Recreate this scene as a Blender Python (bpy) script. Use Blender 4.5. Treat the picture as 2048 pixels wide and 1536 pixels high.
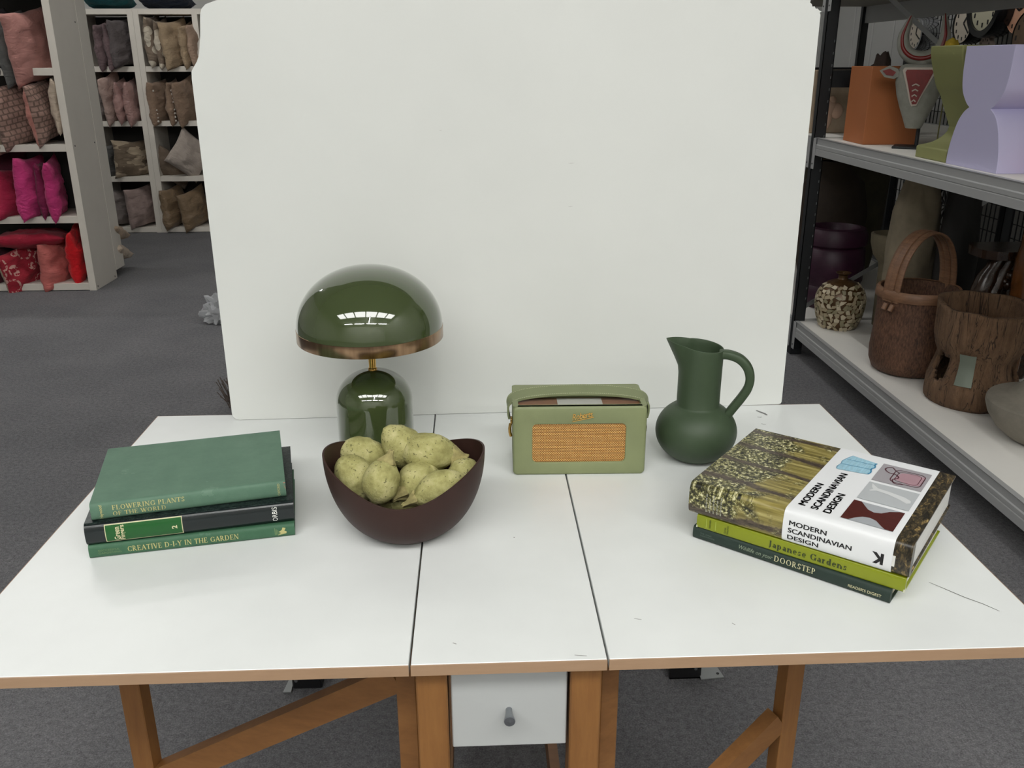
import bpy, bmesh, math, random
from mathutils import Vector, Matrix, noise

# ------------------------------------------------------------------ camera, light, exposure
scene = bpy.context.scene
col = scene.collection
for o in list(bpy.data.objects):
    bpy.data.objects.remove(o, do_unlink=True)

cam_data = bpy.data.cameras.new('camera')
cam_data.sensor_width = 36.0
cam_data.lens = 1774.49 / 2048 * 36.0
cam_data.clip_start = 0.05
cam = bpy.data.objects.new('camera', cam_data)
col.objects.link(cam)
YAW, PITCH, ROLL = -0.0417477, 0.3475981, -0.0032568
_f = Vector((-math.sin(YAW) * math.cos(PITCH), math.cos(YAW) * math.cos(PITCH), -math.sin(PITCH)))
_r0 = Vector((math.cos(YAW), math.sin(YAW), 0))
_u0 = _r0.cross(_f)
_r = _r0 * math.cos(ROLL) + _u0 * math.sin(ROLL)
_u = -_r0 * math.sin(ROLL) + _u0 * math.cos(ROLL)
cam.matrix_world = Matrix(((_r.x, _u.x, -_f.x, -0.0358211), (_r.y, _u.y, -_f.y, -0.9672356), (_r.z, _u.z, -_f.z, 1.4791082), (0, 0, 0, 1)))
scene.camera = cam

world = bpy.data.worlds.new('world')
scene.world = world
world.use_nodes = True
world.node_tree.nodes['Background'].inputs[0].default_value = (0.9, 0.95, 1.0, 1)
world.node_tree.nodes['Background'].inputs[1].default_value = 0.3

SKYLIGHT = 9.8          # radiance of the daylight coming through the roof glazing
TUBES = 96.0            # fluorescent tubes
scene.view_settings.view_transform = 'Standard'
scene.view_settings.look = 'None'
scene.view_settings.exposure = 0.0
scene.view_settings.gamma = 1.0
scene.view_settings.use_curve_mapping = False
scene.cycles.use_denoising = True
scene.cycles.max_bounces = 8
scene.cycles.diffuse_bounces = 4
scene.cycles.glossy_bounces = 4
scene.cycles.sample_clamp_indirect = 6.0
random.seed(7)

# ------------------------------------------------------------------ materials
def lin(c):
    c = c / 255.0
    return c / 12.92 if c <= 0.04045 else ((c + 0.055) / 1.055) ** 2.4

def rgb(*c):
    return (lin(c[0]), lin(c[1]), lin(c[2]), 1.0)

MATS = {}

class NT:
    def __init__(s, name):
        s.m = bpy.data.materials.new(name)
        s.m.use_nodes = True
        s.t = s.m.node_tree
        s.b = s.t.nodes['Principled BSDF']
    def n(s, kind, **kw):
        nd = s.t.nodes.new(kind)
        for k, v in kw.items():
            if k in nd.inputs:
                nd.inputs[k].default_value = v
            else:
                setattr(nd, k, v)
        return nd
    def l(s, a, b):
        s.t.links.new(a, b)
    def coord(s, kind='Object'):
        return s.n('ShaderNodeTexCoord').outputs[kind]
    def ramp(s, fac, stops, interp='LINEAR'):
        r = s.n('ShaderNodeValToRGB')
        r.color_ramp.interpolation = interp
        e = r.color_ramp.elements
        while len(e) < len(stops):
            e.new(0.5)
        for i, (p, c) in enumerate(stops):
            e[i].position = p
            e[i].color = c
        s.l(fac, r.inputs[0])
        return r.outputs[0]
    def noise(s, vec, scale, detail=3, rough=0.5, dist=0.0):
        nd = s.n('ShaderNodeTexNoise')
        nd.inputs['Scale'].default_value = scale
        nd.inputs['Detail'].default_value = detail
        nd.inputs['Roughness'].default_value = rough
        nd.inputs['Distortion'].default_value = dist
        if vec is not None:
            s.l(vec, nd.inputs['Vector'])
        return nd.outputs['Fac']
    def mapping(s, vec, scale=(1, 1, 1), rot=(0, 0, 0), loc=(0, 0, 0)):
        mp = s.n('ShaderNodeMapping')
        mp.inputs['Scale'].default_value = scale
        mp.inputs['Rotation'].default_value = rot
        mp.inputs['Location'].default_value = loc
        s.l(vec, mp.inputs['Vector'])
        return mp.outputs[0]
    def mix(s, fac, a, b, mode='MIX'):
        mx = s.n('ShaderNodeMix', data_type='RGBA', blend_type=mode)
        for i, v in ((0, fac), (6, a), (7, b)):
            if isinstance(v, (int, float, tuple)):
                mx.inputs[i].default_value = v
            else:
                s.l(v, mx.inputs[i])
        return mx.outputs[2]
    def math(s, op, a, b=None):
        md = s.n('ShaderNodeMath', operation=op)
        for i, v in ((0, a), (1, b)):
            if v is None:
                continue
            if isinstance(v, (int, float)):
                md.inputs[i].default_value = v
            else:
                s.l(v, md.inputs[i])
        return md.outputs[0]
    def bump(s, h, strength, dist=0.01):
        bp = s.n('ShaderNodeBump')
        bp.inputs['Strength'].default_value = strength
        bp.inputs['Distance'].default_value = dist
        s.l(h, bp.inputs['Height'])
        s.l(bp.outputs[0], s.b.inputs['Normal'])

def M(name, c, rough=0.5, metal=0.0, var=0.0, vscale=8.0, bump=0.0, bscale=60.0, spec=None, coat=0.0, vmap=(1, 1, 1), c2=None, detail=4, bdist=0.003, sheen=0.0):
    if name in MATS:
        return MATS[name]
    t = NT(name)
    b = t.b
    b.inputs['Roughness'].default_value = rough
    b.inputs['Metallic'].default_value = metal
    if spec is not None:
        b.inputs['Specular IOR Level'].default_value = spec
    if coat:
        b.inputs['Coat Weight'].default_value = coat
        b.inputs['Coat Roughness'].default_value = 0.03
    if sheen:
        b.inputs['Sheen Weight'].default_value = sheen
    base = rgb(*c)
    if var or bump:
        v = t.coord()
        if vmap != (1, 1, 1):
            v = t.mapping(v, vmap)
    if var:
        d = rgb(*c2) if c2 else tuple(x * (1 - var) for x in base[:3]) + (1,)
        f = t.noise(v, vscale, detail, 0.6)
        t.l(t.ramp(f, [(0.32, d), (0.68, base)]), b.inputs['Base Color'])
    else:
        b.inputs['Base Color'].default_value = base
    if bump:
        t.bump(t.noise(v, bscale, 5, 0.6), bump, bdist)
    MATS[name] = t.m
    return t.m

def emit(name, c, strength):
    t = NT(name)
    t.b.inputs['Base Color'].default_value = (0, 0, 0, 1)
    t.b.inputs['Emission Color'].default_value = c
    t.b.inputs['Emission Strength'].default_value = strength
    return t.m

# ------------------------------------------------------------------ mesh building
class MB:
    def __init__(s):
        s.v = []; s.f = []; s.mi = []
    def add(s, vs, fs, mat=0, mx=None):
        k = len(s.v)
        s.v += [tuple(mx @ Vector(p)) if mx else tuple(p) for p in vs]
        s.f += [tuple(i + k for i in f) for f in fs]
        s.mi += [mat] * len(fs)
        return s
    def box(s, x0, x1, y0, y1, z0, z1, bev=0.0, mat=0, mx=None, seg=1):
        if bev:
            bm = bmesh.new()
            bmesh.ops.create_cube(bm, size=1)
            for v in bm.verts:
                v.co = ((x0 + x1) / 2 + v.co.x * (x1 - x0), (y0 + y1) / 2 + v.co.y * (y1 - y0), (z0 + z1) / 2 + v.co.z * (z1 - z0))
            bmesh.ops.bevel(bm, geom=bm.edges[:], offset=bev, segments=seg, affect='EDGES', profile=0.5)
            s.bm(bm, mat, mx)
            return s
        v = [(x0, y0, z0), (x1, y0, z0), (x1, y1, z0), (x0, y1, z0), (x0, y0, z1), (x1, y0, z1), (x1, y1, z1), (x0, y1, z1)]
        return s.add(v, [(0, 3, 2, 1), (4, 5, 6, 7), (0, 1, 5, 4), (1, 2, 6, 5), (2, 3, 7, 6), (3, 0, 4, 7)], mat, mx)
    def bm(s, bm, mat=0, mx=None):
        bm.verts.index_update()
        s.add([v.co[:] for v in bm.verts], [[v.index for v in f.verts] for f in bm.faces], mat, mx)
        bm.free()
        return s
    def prism(s, pts, d0, d1, axis='z', mat=0, mx=None):
        # pts: outline in the plane normal to axis, extruded from d0 to d1
        def P(a, b, d):
            return {'z': (a, b, d), 'y': (a, d, b), 'x': (d, a, b)}[axis]
        n = len(pts)
        v = [P(a, b, d0) for a, b in pts] + [P(a, b, d1) for a, b in pts]
        f = [tuple(range(n - 1, -1, -1)), tuple(range(n, 2 * n))] + [(i, (i + 1) % n, n + (i + 1) % n, n + i) for i in range(n)]
        return s.add(v, f, mat, mx)
    def lathe(s, prof, seg=48, mat=0, mx=None, fn=None, cap0=True, cap1=True, a0=0, a1=2 * math.pi):
        # prof: (r, z) list; fn(r, z, angle) -> (r, z)
        v = []; f = []
        full = abs(a1 - a0 - 2 * math.pi) < 1e-6
        m = seg if full else seg + 1
        for r, z in prof:
            for i in range(m):
                a = a0 + (a1 - a0) * i / seg
                rr, zz = fn(r, z, a) if fn else (r, z)
                v.append((rr * math.cos(a), rr * math.sin(a), zz))
        for j in range(len(prof) - 1):
            for i in range(seg):
                i2 = (i + 1) % m
                f.append((j * m + i, j * m + i2, (j + 1) * m + i2, (j + 1) * m + i))
        if cap0 and prof[0][0] > 1e-6:
            f.append(tuple(range(m - 1, -1, -1)))
        if cap1 and prof[-1][0] > 1e-6:
            f.append(tuple((len(prof) - 1) * m + i for i in range(m)))
        return s.add(v, f, mat, mx)
    def tube(s, pts, rad, seg=10, mat=0, mx=None, cap=True, flat=None, up=None):
        # pts: polyline; rad: number or list; flat=(a, b): elliptical half sizes
        pts = [Vector(p) for p in pts]
        n = len(pts); v = []; f = []
        prev = None
        for i, p in enumerate(pts):
            t = (pts[min(i + 1, n - 1)] - pts[max(i - 1, 0)]).normalized()
            if prev is None:
                ref = Vector(up) if up else (Vector((0, 0, 1)) if abs(t.z) < 0.9 else Vector((1, 0, 0)))
                nrm = (ref - t * ref.dot(t)).normalized()
            else:
                nrm = (prev - t * prev.dot(t)).normalized()
            prev = nrm
            bn = t.cross(nrm)
            r = rad[i] if isinstance(rad, (list, tuple)) else rad
            for k in range(seg):
                a = 2 * math.pi * k / seg
                if flat:
                    ca, sa = math.cos(a), math.sin(a)
                    e = 0.55
                    ca = math.copysign(abs(ca) ** e, ca); sa = math.copysign(abs(sa) ** e, sa)
                    q = p + nrm * (flat[0] * ca * r) + bn * (flat[1] * sa * r)
                else:
                    q = p + (nrm * math.cos(a) + bn * math.sin(a)) * r
                v.append(q[:])
        for i in range(n - 1):
            for k in range(seg):
                k2 = (k + 1) % seg
                f.append((i * seg + k, i * seg + k2, (i + 1) * seg + k2, (i + 1) * seg + k))
        if cap:
            f.append(tuple(range(seg - 1, -1, -1)))
            f.append(tuple((n - 1) * seg + k for k in range(seg)))
        return s.add(v, f, mat, mx)
    def beam(s, p, q, w, h, mat=0, up=(0, 0, 1)):
        p = Vector(p); q = Vector(q)
        t = (q - p).normalized(); u = Vector(up)
        sd = t.cross(u).normalized(); u = sd.cross(t)
        v = []
        for c in (p, q):
            for a, b in ((-1, -1), (1, -1), (1, 1), (-1, 1)):
                v.append((c + sd * (a * w / 2) + u * (b * h / 2))[:])
        return s.add(v, [(0, 3, 2, 1), (4, 5, 6, 7), (0, 1, 5, 4), (1, 2, 6, 5), (2, 3, 7, 6), (3, 0, 4, 7)], mat)
    def build(s, name, mat, parent=None, smooth=False, angle=40, loc=None):
        me = bpy.data.meshes.new(name)
        me.from_pydata(s.v, [], s.f)
        for m in (mat if isinstance(mat, (list, tuple)) else [mat]):
            me.materials.append(m)
        me.polygons.foreach_set('material_index', s.mi)
        me.update()
        bm = bmesh.new(); bm.from_mesh(me)
        bmesh.ops.recalc_face_normals(bm, faces=bm.faces[:])
        bm.to_mesh(me); bm.free()
        if smooth:
            me.polygons.foreach_set('use_smooth', [True] * len(me.polygons))
            if angle < 180:
                me.set_sharp_from_angle(angle=math.radians(angle))
        o = bpy.data.objects.new(name, me)
        col.objects.link(o)
        if parent:
            o.parent = parent
        if loc:
            o.location = loc
        return o

def tag(o, label=None, cat=None, group=None, kind=None):
    if label: o['label'] = label
    if cat: o['category'] = cat
    if group: o['group'] = group
    if kind: o['kind'] = kind
    return o

def thing(name, label, cat, loc=(0, 0, 0), rz=0.0, group=None):
    o = bpy.data.objects.new(name, None)
    o.empty_display_size = 0.05
    col.objects.link(o)
    o.location = loc
    o.rotation_euler = (0, 0, rz)
    return tag(o, label, cat, group)

def structure(o, label=None):
    o['kind'] = 'structure'
    if label: o['label'] = label
    return o

def arc(cx, cy, rx, ry, a0, a1, n):
    return [(cx + rx * math.cos(math.radians(a0 + (a1 - a0) * i / n)), cy + ry * math.sin(math.radians(a0 + (a1 - a0) * i / n))) for i in range(n + 1)]

def roundrect(x0, x1, y0, y1, r, n=6):
    p = []
    for cx, cy, a in ((x1 - r, y0 + r, -90), (x1 - r, y1 - r, 0), (x0 + r, y1 - r, 90), (x0 + r, y0 + r, 180)):
        p += arc(cx, cy, r, r, a, a + 90, n)
    return p

def spline(pts, n=8):
    # Catmull-Rom through the points
    out = []
    P = [Vector(p) for p in pts]
    for i in range(len(P) - 1):
        p0 = P[max(i - 1, 0)]; p1 = P[i]; p2 = P[i + 1]; p3 = P[min(i + 2, len(P) - 1)]
        for k in range(n):
            t = k / n
            out.append(0.5 * ((2 * p1) + (p2 - p0) * t + (2 * p0 - 5 * p1 + 4 * p2 - p3) * t * t + (3 * p1 - p0 - 3 * p2 + p3) * t ** 3))
    out.append(P[-1])
    return [tuple(p) for p in out]
# ------------------------------------------------------------------ lettering
def sans(text, size, bold=0.0, shear=0.0, align='LEFT', spacing=1.0, line=1.0):
    cu = bpy.data.curves.new('lettering', 'FONT')
    cu.body = text; cu.size = size; cu.offset = bold * size
    cu.shear = shear; cu.align_x = align; cu.space_character = spacing; cu.space_line = line
    cu.resolution_u = 3
    ob = bpy.data.objects.new('lettering', cu)
    col.objects.link(ob)
    dg = bpy.context.evaluated_depsgraph_get()
    me = bpy.data.meshes.new_from_object(ob.evaluated_get(dg))
    vs = [(v.co.x, v.co.y) for v in me.vertices]
    fs = [tuple(p.vertices) for p in me.polygons]
    bpy.data.objects.remove(ob); bpy.data.curves.remove(cu); bpy.data.meshes.remove(me)
    return vs, fs

TH, TN = 0.135, 0.055
def _L(x0, y0, x1, y1, w=TH): return ('L', x0, y0, x1, y1, w)
def _A(cx, cy, rx, ry, a0, a1): return ('A', cx, cy, rx, ry, a0, a1)
def _S(x, y, h=0.13): return ('L', x - h, y, x + h, y, TN)
_b, _t = 0.026, 0.974
GLYPH = {
 'A': (.80, [_L(.10, 0, .40, 1, TN), _L(.39, 1, .70, 0), _L(.2, .34, .6, .34, TN), _S(.10, _b), _S(.70, _b)]),
 'C': (.82, [_A(.46, .5, .38, .5, 42, 318), _L(.74, .68, .74, .98, TN), _L(.74, .05, .74, .24, TN)]),
 'D': (.88, [_L(.16, 0, .16, 1), _A(.34, .5, .44, .5, -90, 90), _L(.03, _t, .36, _t, TN), _L(.03, _b, .36, _b, TN)]),
 'E': (.68, [_L(.16, 0, .16, 1), _L(.03, _t, .56, _t, TN), _L(.16, .52, .46, .52, TN), _L(.03, _b, .6, _b, TN), _L(.55, .8, .55, 1, TN), _L(.59, 0, .59, .22, TN), _L(.45, .42, .45, .62, TN)]),
 'F': (.64, [_L(.16, 0, .16, 1), _L(.03, _t, .56, _t, TN), _L(.16, .5, .46, .5, TN), _L(.55, .78, .55, 1, TN), _L(.45, .4, .45, .6, TN), _S(.16, _b)]),
 'G': (.88, [_A(.46, .5, .38, .5, 42, 330), _L(.74, .68, .74, .98, TN), _L(.75, .06, .75, .44), _S(.75, .44)]),
 'H': (.86, [_L(.16, 0, .16, 1), _L(.70, 0, .70, 1), _L(.16, .5, .7, .5, TN), _S(.16, _b), _S(.7, _b), _S(.16, _t), _S(.7, _t)]),
 'I': (.38, [_L(.19, 0, .19, 1), _S(.19, _b), _S(.19, _t)]),
 'J': (.42, [_L(.22, 0, .22, 1), _S(.22, _t), _A(.06, -.02, .16, .2, -90, 10)]),
 'L': (.64, [_L(.16, 0, .16, 1), _S(.16, _t), _L(.03, _b, .56, _b, TN), _L(.56, 0, .56, .24, TN)]),
 'N': (.86, [_L(.14, 0, .14, 1, TN), _L(.14, 1, .70, 0), _L(.72, 0, .72, 1, TN), _S(.14, _b), _S(.1, _t, .1), _S(.72, _t)]),
 'O': (.92, [_A(.46, .5, .39, .5, 0, 360)]),
 'P': (.68, [_L(.16, 0, .16, 1), _A(.30, .73, .27, .27, -95, 95), _L(.03, _t, .3, _t, TN), _L(.16, .47, .3, .47, TN), _S(.16, _b)]),
 'R': (.78, [_L(.16, 0, .16, 1), _A(.30, .73, .26, .27, -95, 95), _L(.03, _t, .3, _t, TN), _L(.16, .47, .32, .47, TN), _L(.33, .47, .68, .0), _S(.16, _b), _S(.7, _b, .08)]),
 'S': (.62, [_A(.30, .74, .21, .26, 20, 255), _A(.31, .26, .23, .26, -160, 80), _L(.5, .72, .5, .96, TN), _L(.1, .04, .1, .28, TN)]),
 'T': (.74, [_L(.37, 0, .37, 1), _L(.04, _t, .70, _t, TN), _L(.05, .78, .05, 1, TN), _L(.69, .78, .69, 1, TN), _S(.37, _b)]),
 'U': (.84, [_L(.16, .3, .16, 1), _A(.43, .3, .27, .3, 180, 360), _L(.70, .3, .70, 1, TN), _S(.16, _t), _S(.7, _t)]),
 'V': (.78, [_L(.10, 1, .40, 0), _L(.40, 0, .68, 1, TN), _S(.10, _t), _S(.68, _t)]),
 'W': (1.08, [_L(.08, 1, .34, 0), _L(.34, 0, .55, .95, TN), _L(.53, 1, .76, 0), _L(.76, 0, 1.0, 1, TN), _S(.08, _t), _S(.53, _t), _S(1.0, _t)]),
 'Y': (.76, [_L(.10, 1, .38, .45), _L(.38, .45, .66, 1, TN), _L(.38, 0, .38, .48), _S(.10, _t), _S(.66, _t), _S(.38, _b)]),
 '-': (.40, [_L(.06, .38, .34, .38, .09)]),
 ' ': (.34, []),
 "'": (.2, [_L(.1, .75, .1, 1, .1)]),
 'a': (.58, [_A(.26, .19, .20, .19, 0, 360), _L(.42, .02, .42, .5), _A(.26, .48, .18, .18, 0, 150), _S(.46, _b, .08)]),
 'd': (.66, [_A(.28, .33, .22, .33, 0, 360), _L(.48, 0, .48, 1), _S(.42, _t, .09), _S(.54, _b, .08)]),
 'e': (.58, [_A(.29, .33, .24, .33, 0, 318), _L(.08, .36, .53, .36, TN)]),
 'n': (.70, [_L(.15, 0, .15, .66), _A(.34, .42, .20, .24, 0, 160), _L(.54, 0, .54, .45), _S(.15, _b), _S(.54, _b), _S(.1, .63, .08)]),
 'p': (.66, [_L(.15, -.3, .15, .66), _A(.34, .33, .23, .33, -150, 150), _S(.15, -.28), _S(.1, .63, .08)]),
 'r': (.48, [_L(.15, 0, .15, .66), _A(.34, .40, .19, .26, 60, 170), _S(.15, _b), _S(.1, .63, .08)]),
 's': (.50, [_A(.24, .49, .15, .17, 20, 255), _A(.25, .17, .17, .17, -160, 80), _L(.39, .48, .39, .64, TN), _L(.1, .02, .1, .19, TN)]),
}

def serif(text, size, weight=1.0, spacing=0.05):
    vs = []; fs = []; x = 0.0
    def quad(a, b, c, d):
        k = len(vs)
        vs.extend(((p[0]) * size, p[1] * size) for p in (a, b, c, d))
        fs.append((k, k + 1, k + 2, k + 3))
    for ch in text:
        adv, st = GLYPH[ch]
        for s in st:
            if s[0] == 'L':
                _, x0, y0, x1, y1, w = s
                w *= weight
                d = Vector((x1 - x0, y1 - y0))
                if d.length < 1e-6:
                    continue
                if abs(d.y) < 1e-6:
                    nx, ny = 0, w / 2
                elif abs(y1 - y0) > 0.4 and abs(d.x) > 0.02:
                    nx, ny = w * 0.56, 0      # slanted stems keep level ends
                else:
                    n = Vector((-d.y, d.x)).normalized() * (w / 2)
                    nx, ny = n.x, n.y
                quad((x + x0 + nx, y0 + ny), (x + x0 - nx, y0 - ny), (x + x1 - nx, y1 - ny), (x + x1 + nx, y1 + ny))
            else:
                _, cx, cy, rx, ry, a0, a1 = s
                m = max(6, int(abs(a1 - a0) / 16))
                pr = None
                for i in range(m + 1):
                    a = math.radians(a0 + (a1 - a0) * i / m)
                    w = (TN + (TH - TN) * abs(math.cos(a)) ** 1.5) * weight
                    o = (x + cx + rx * math.cos(a), cy + ry * math.sin(a))
                    k = (x + cx + (rx - w) * math.cos(a), cy + (ry - min(w, ry * 0.8)) * math.sin(a))
                    if pr:
                        quad(pr[0], pr[1], k, o)
                    pr = (o, k)
        x += adv + spacing
    return vs, fs

def place_text(vf, fn, name, mat, parent):
    vs, fs = vf
    m = MB()
    m.add([fn(x, y) for x, y in vs], fs)
    o = m.build(name, mat, parent)
    return o

def flat_poly(pts, fn, name, mat, parent):
    m = MB()
    m.add([fn(x, y) for x, y in pts], [tuple(range(len(pts)))])
    return m.build(name, mat, parent)

# ------------------------------------------------------------------ common materials
def laminate():
    t = NT('white_laminate')
    v = t.coord()
    f = t.noise(v, 3.0, 4, 0.6)
    g = t.noise(v, 38, 3, 0.7)
    c = t.ramp(f, [(0.3, rgb(222, 225, 223)), (0.7, rgb(232, 235, 233))])
    d = t.ramp(g, [(0.70, (1, 1, 1, 1)), (0.80, (0.94, 0.94, 0.93, 1))])
    t.l(t.mix(1.0, c, d, 'MULTIPLY'), t.b.inputs['Base Color'])
    t.b.inputs['Roughness'].default_value = 0.38
    return t.m
def wood(name, c1, c2, axis=(1, 1, 1), rough=0.45, scale=6):
    t = NT(name)
    v = t.mapping(t.coord(), axis)
    f = t.noise(v, scale, 6, 0.65, 0.6)
    g = t.noise(v, scale * 7, 3, 0.6)
    c = t.ramp(f, [(0.3, rgb(*c1)), (0.7, rgb(*c2))])
    t.l(t.mix(0.25, c, t.ramp(g, [(0.3, rgb(*c1)), (0.7, rgb(*c2))])), t.b.inputs['Base Color'])
    t.b.inputs['Roughness'].default_value = rough
    t.bump(g, 0.05, 0.002)
    return t.m
LAM = laminate()
BEECH = wood('beech_wood', (120, 80, 42), (146, 102, 56), (6, 6, 0.7))
BEECHX = wood('beech_rail_wood', (114, 76, 40), (138, 96, 54), (0.8, 5, 5))
EDGE = wood('edge_band_wood', (162, 132, 104), (174, 144, 116), (0.8, 4, 6))
STEEL = M('steel', (168, 170, 172), 0.32, 0.9)
BLACK = M('black_plastic', (22, 22, 24), 0.45)
BLACKMETAL = M('black_metal', (22, 25, 28), 0.5, 0.0)

# ------------------------------------------------------------------ the room
def carpet():
    t = NT('grey_carpet')
    v = t.coord()
    a = t.noise(v, 240, 3, 0.7)
    b = t.noise(v, 2.2, 4, 0.6)
    c = t.noise(v, 70, 2, 0.6)
    base = t.ramp(a, [(0.34, rgb(72, 72, 74)), (0.52, rgb(112, 112, 114)), (0.70, rgb(158, 158, 161))])
    base = t.mix(0.5, base, t.ramp(c, [(0.3, rgb(90, 90, 92)), (0.7, rgb(134, 134, 136))]))
    t.l(t.mix(1.0, base, t.ramp(b, [(0.3, (0.84, 0.84, 0.84, 1)), (0.7, (1.06, 1.05, 1.04, 1))]), 'MULTIPLY'), t.b.inputs['Base Color'])
    t.b.inputs['Roughness'].default_value = 0.95
    t.b.inputs['Specular IOR Level'].default_value = 0.1
    t.bump(a, 0.6, 0.004)
    return t.m
X0, X1, Y0, Y1, H = -6.0, 3.35, -6.0, 8.6, 4.0
structure(MB().box(X0, X1, Y0, Y1, -0.1, 0).build('floor', carpet()), 'dark grey carpet floor')
WALLW = M('wall_paint', (186, 186, 182), 0.8)
structure(MB().box(X0, X1, Y1, Y1 + 0.1, 0, H).build('wall_back', WALLW), 'pale grey wall behind the far bookcase')
structure(MB().box(X0 - 0.1, X0, Y0, Y1, 0, H).build('wall_left', WALLW), 'pale grey wall on the left')
structure(MB().box(X0, X1, Y0 - 0.1, Y0, 0, H).build('wall_front', M('white_wall_paint', (226, 225, 220), 0.8)), 'pale grey wall behind the viewer')
wr = structure(MB().box(X1, X1 + 0.1, Y0, Y1, 0, H).build('wall_right', WALLW), 'pale grey clad wall behind the steel shelving')
pm = MB().box(X1 - 0.02, X1, -0.19, 0.19, 0.0, 3.0, 0.004)
p0 = pm.build('cladding_plank', M('cladding', (196, 196, 194), 0.7), wr, loc=(0, 5.5, 0))
for i in range(1, 8):
    p = p0.copy(); col.objects.link(p); p.parent = wr; p.location = (0, 5.5 + 0.4 * i, 0)

# ceiling with roof glazing (the light of the place) and rows of tubes
SK = [(-3.6, 3.1, -2.65, -1.55), (-4.6, -1.2, 4.5, 4.85)]
cm = MB()
ys = sorted([Y0, Y1] + [a for s in SK for a in s[2:]])
for a, b in zip(ys[:-1], ys[1:]):
    hole = [s for s in SK if abs(s[2] - a) < 1e-6]
    if hole:
        cm.box(X0, hole[0][0], a, b, H, H + 0.1); cm.box(hole[0][1], X1, a, b, H, H + 0.1)
    else:
        cm.box(X0, X1, a, b, H, H + 0.1)
structure(cm.build('ceiling', M('ceiling_paint', (196, 196, 192), 0.9)), 'pale warehouse ceiling')
GLOW = emit('daylight_glazing', (1.0, 0.992, 0.97, 1), SKYLIGHT)
for k, (a, b, c, d) in enumerate(SK):
    n = 6
    f = MB()
    for i in range(n + 1):
        x = a + (b - a) * i / n
        f.box(x - 0.05, x + 0.05, c, d, H - 0.04, H + 0.06)
    f.box(a, b, c - 0.05, c + 0.03, H - 0.04, H + 0.06); f.box(a, b, d - 0.03, d + 0.05, H - 0.04, H + 0.06)
    fr = structure(f.build('window_%d' % (k + 1), M('glazing_bar', (120, 122, 122), 0.6)), 'roof light with glazing bars')
    for i in range(n):
        xa = a + (b - a) * i / n + 0.05; xb = a + (b - a) * (i + 1) / n - 0.05
        q = MB(); q.add([(xa, c + 0.03, H + 0.03), (xb, c + 0.03, H + 0.03), (xb, d - 0.03, H + 0.03), (xa, d - 0.03, H + 0.03)], [(0, 1, 2, 3)])
        q.build('pane', GLOW, fr)
TUBE = emit('tube_glow', (1, 0.99, 0.965, 1), TUBES)
def tube_light(x, y, l, rz, label):
    t = thing('tube_light', label, 'ceiling light', (x, y, H), rz, 'fluorescent tube lights under the ceiling')
    MB().box(-l / 2, l / 2, -0.05, 0.05, -0.12, -0.0).build('housing', M('lamp_housing', (220, 220, 220), 0.5), t)
    MB().tube([(-l / 2 + 0.04, 0, -0.145), (l / 2 - 0.04, 0, -0.145)], 0.02, 8).build('tube', TUBE, t)
for x, lab in ((-3.0, 'leftmost'), (-1.2, 'second from left'), (0.6, 'third from left'), (2.4, 'rightmost')):
    tube_light(x, -4.3, 1.5, 0, lab + ' tube light of the row behind the roof light')
tube_light(0.2, -3.2, 1.6, math.pi / 2, 'fluorescent tube light running lengthwise towards the roof light')
tube_light(-3.3, 4.1, 1.5, 0, 'fluorescent tube light added over the left aisle to brighten the near bookcase')  # unseen tube, added to lift the front of the near bookcase
tube_light(-3.2, 5.6, 1.5, 0, 'fluorescent tube light above the bookcases')
tube_light(1.05, 3.9, 1.5, math.pi / 2, 'fluorescent tube light added over the aisle to brighten the steel shelving')  # unseen tube, added for more light on the shelving boards
# ------------------------------------------------------------------ drop-leaf table
T = 0.74
DEP = 0.903
tbl = thing('gateleg_table', 'white drop-leaf table with beech legs, holding the styled still life', 'table')
def panel(name, x0, x1):
    o = MB().box(x0 + 0.0012, x1 - 0.0012, 0.0022, DEP - 0.0022, T - 0.0165, T, 0.0008).build(name, LAM, tbl)
    MB().box(x0 + 0.001, x1 - 0.001, 0, 0.0022, T - 0.0165, T - 0.0008).build('edge_band', EDGE, o)
    MB().box(x0 + 0.001, x1 - 0.001, DEP - 0.0022, DEP, T - 0.0165, T - 0.0008).build('edge_band', EDGE, o)
    if x0 < -0.5: MB().box(x0, x0 + 0.0012, 0, DEP, T - 0.0165, T - 0.0008).build('edge_band', EDGE, o)
    if x1 > 0.5: MB().box(x1 - 0.0012, x1, 0, DEP, T - 0.0165, T - 0.0008).build('edge_band', EDGE, o)
    return o
lf = panel('leaf', -0.75, -0.1308); lf['label'] = 'left white drop leaf'
ct = panel('centre_panel', -0.1301, 0.1301)
rl = panel('leaf', 0.1308, 0.75); rl['label'] = 'right white drop leaf'
for x in (-0.1305, 0.1305):
    MB().box(x - 0.012, x + 0.012, 0.06, 0.84, T - 0.021, T - 0.0166).build('hinge_strip', M('hinge_dark', (90, 78, 60), 0.6), tbl)
for x0 in (-0.125, 0.083):
    for y0 in (0.016, 0.84):
        MB().box(x0, x0 + 0.042, y0, y0 + 0.045, 0, T - 0.0166, 0.002).build('leg', BEECH, tbl)
for x0 in (-0.120, 0.100):
    MB().box(x0, x0 + 0.02, 0.061, 0.84, T - 0.14, T - 0.0166).build('side_rail', BEECHX, tbl)
    MB().box(x0, x0 + 0.02, 0.061, 0.84, 0.06, 0.12).build('side_rail', BEECHX, tbl)
dr = MB().box(-0.0785, 0.0795, 0.024, 0.04, 0.583, T - 0.019, 0.0015).build('drawer', M('drawer_white', (184, 187, 186), 0.4), tbl)
MB().box(-0.07, 0.07, 0.04, 0.40, 0.59, 0.70).build('drawer_box', M('drawer_side', (196, 190, 178), 0.6), dr)
km = MB()
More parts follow.
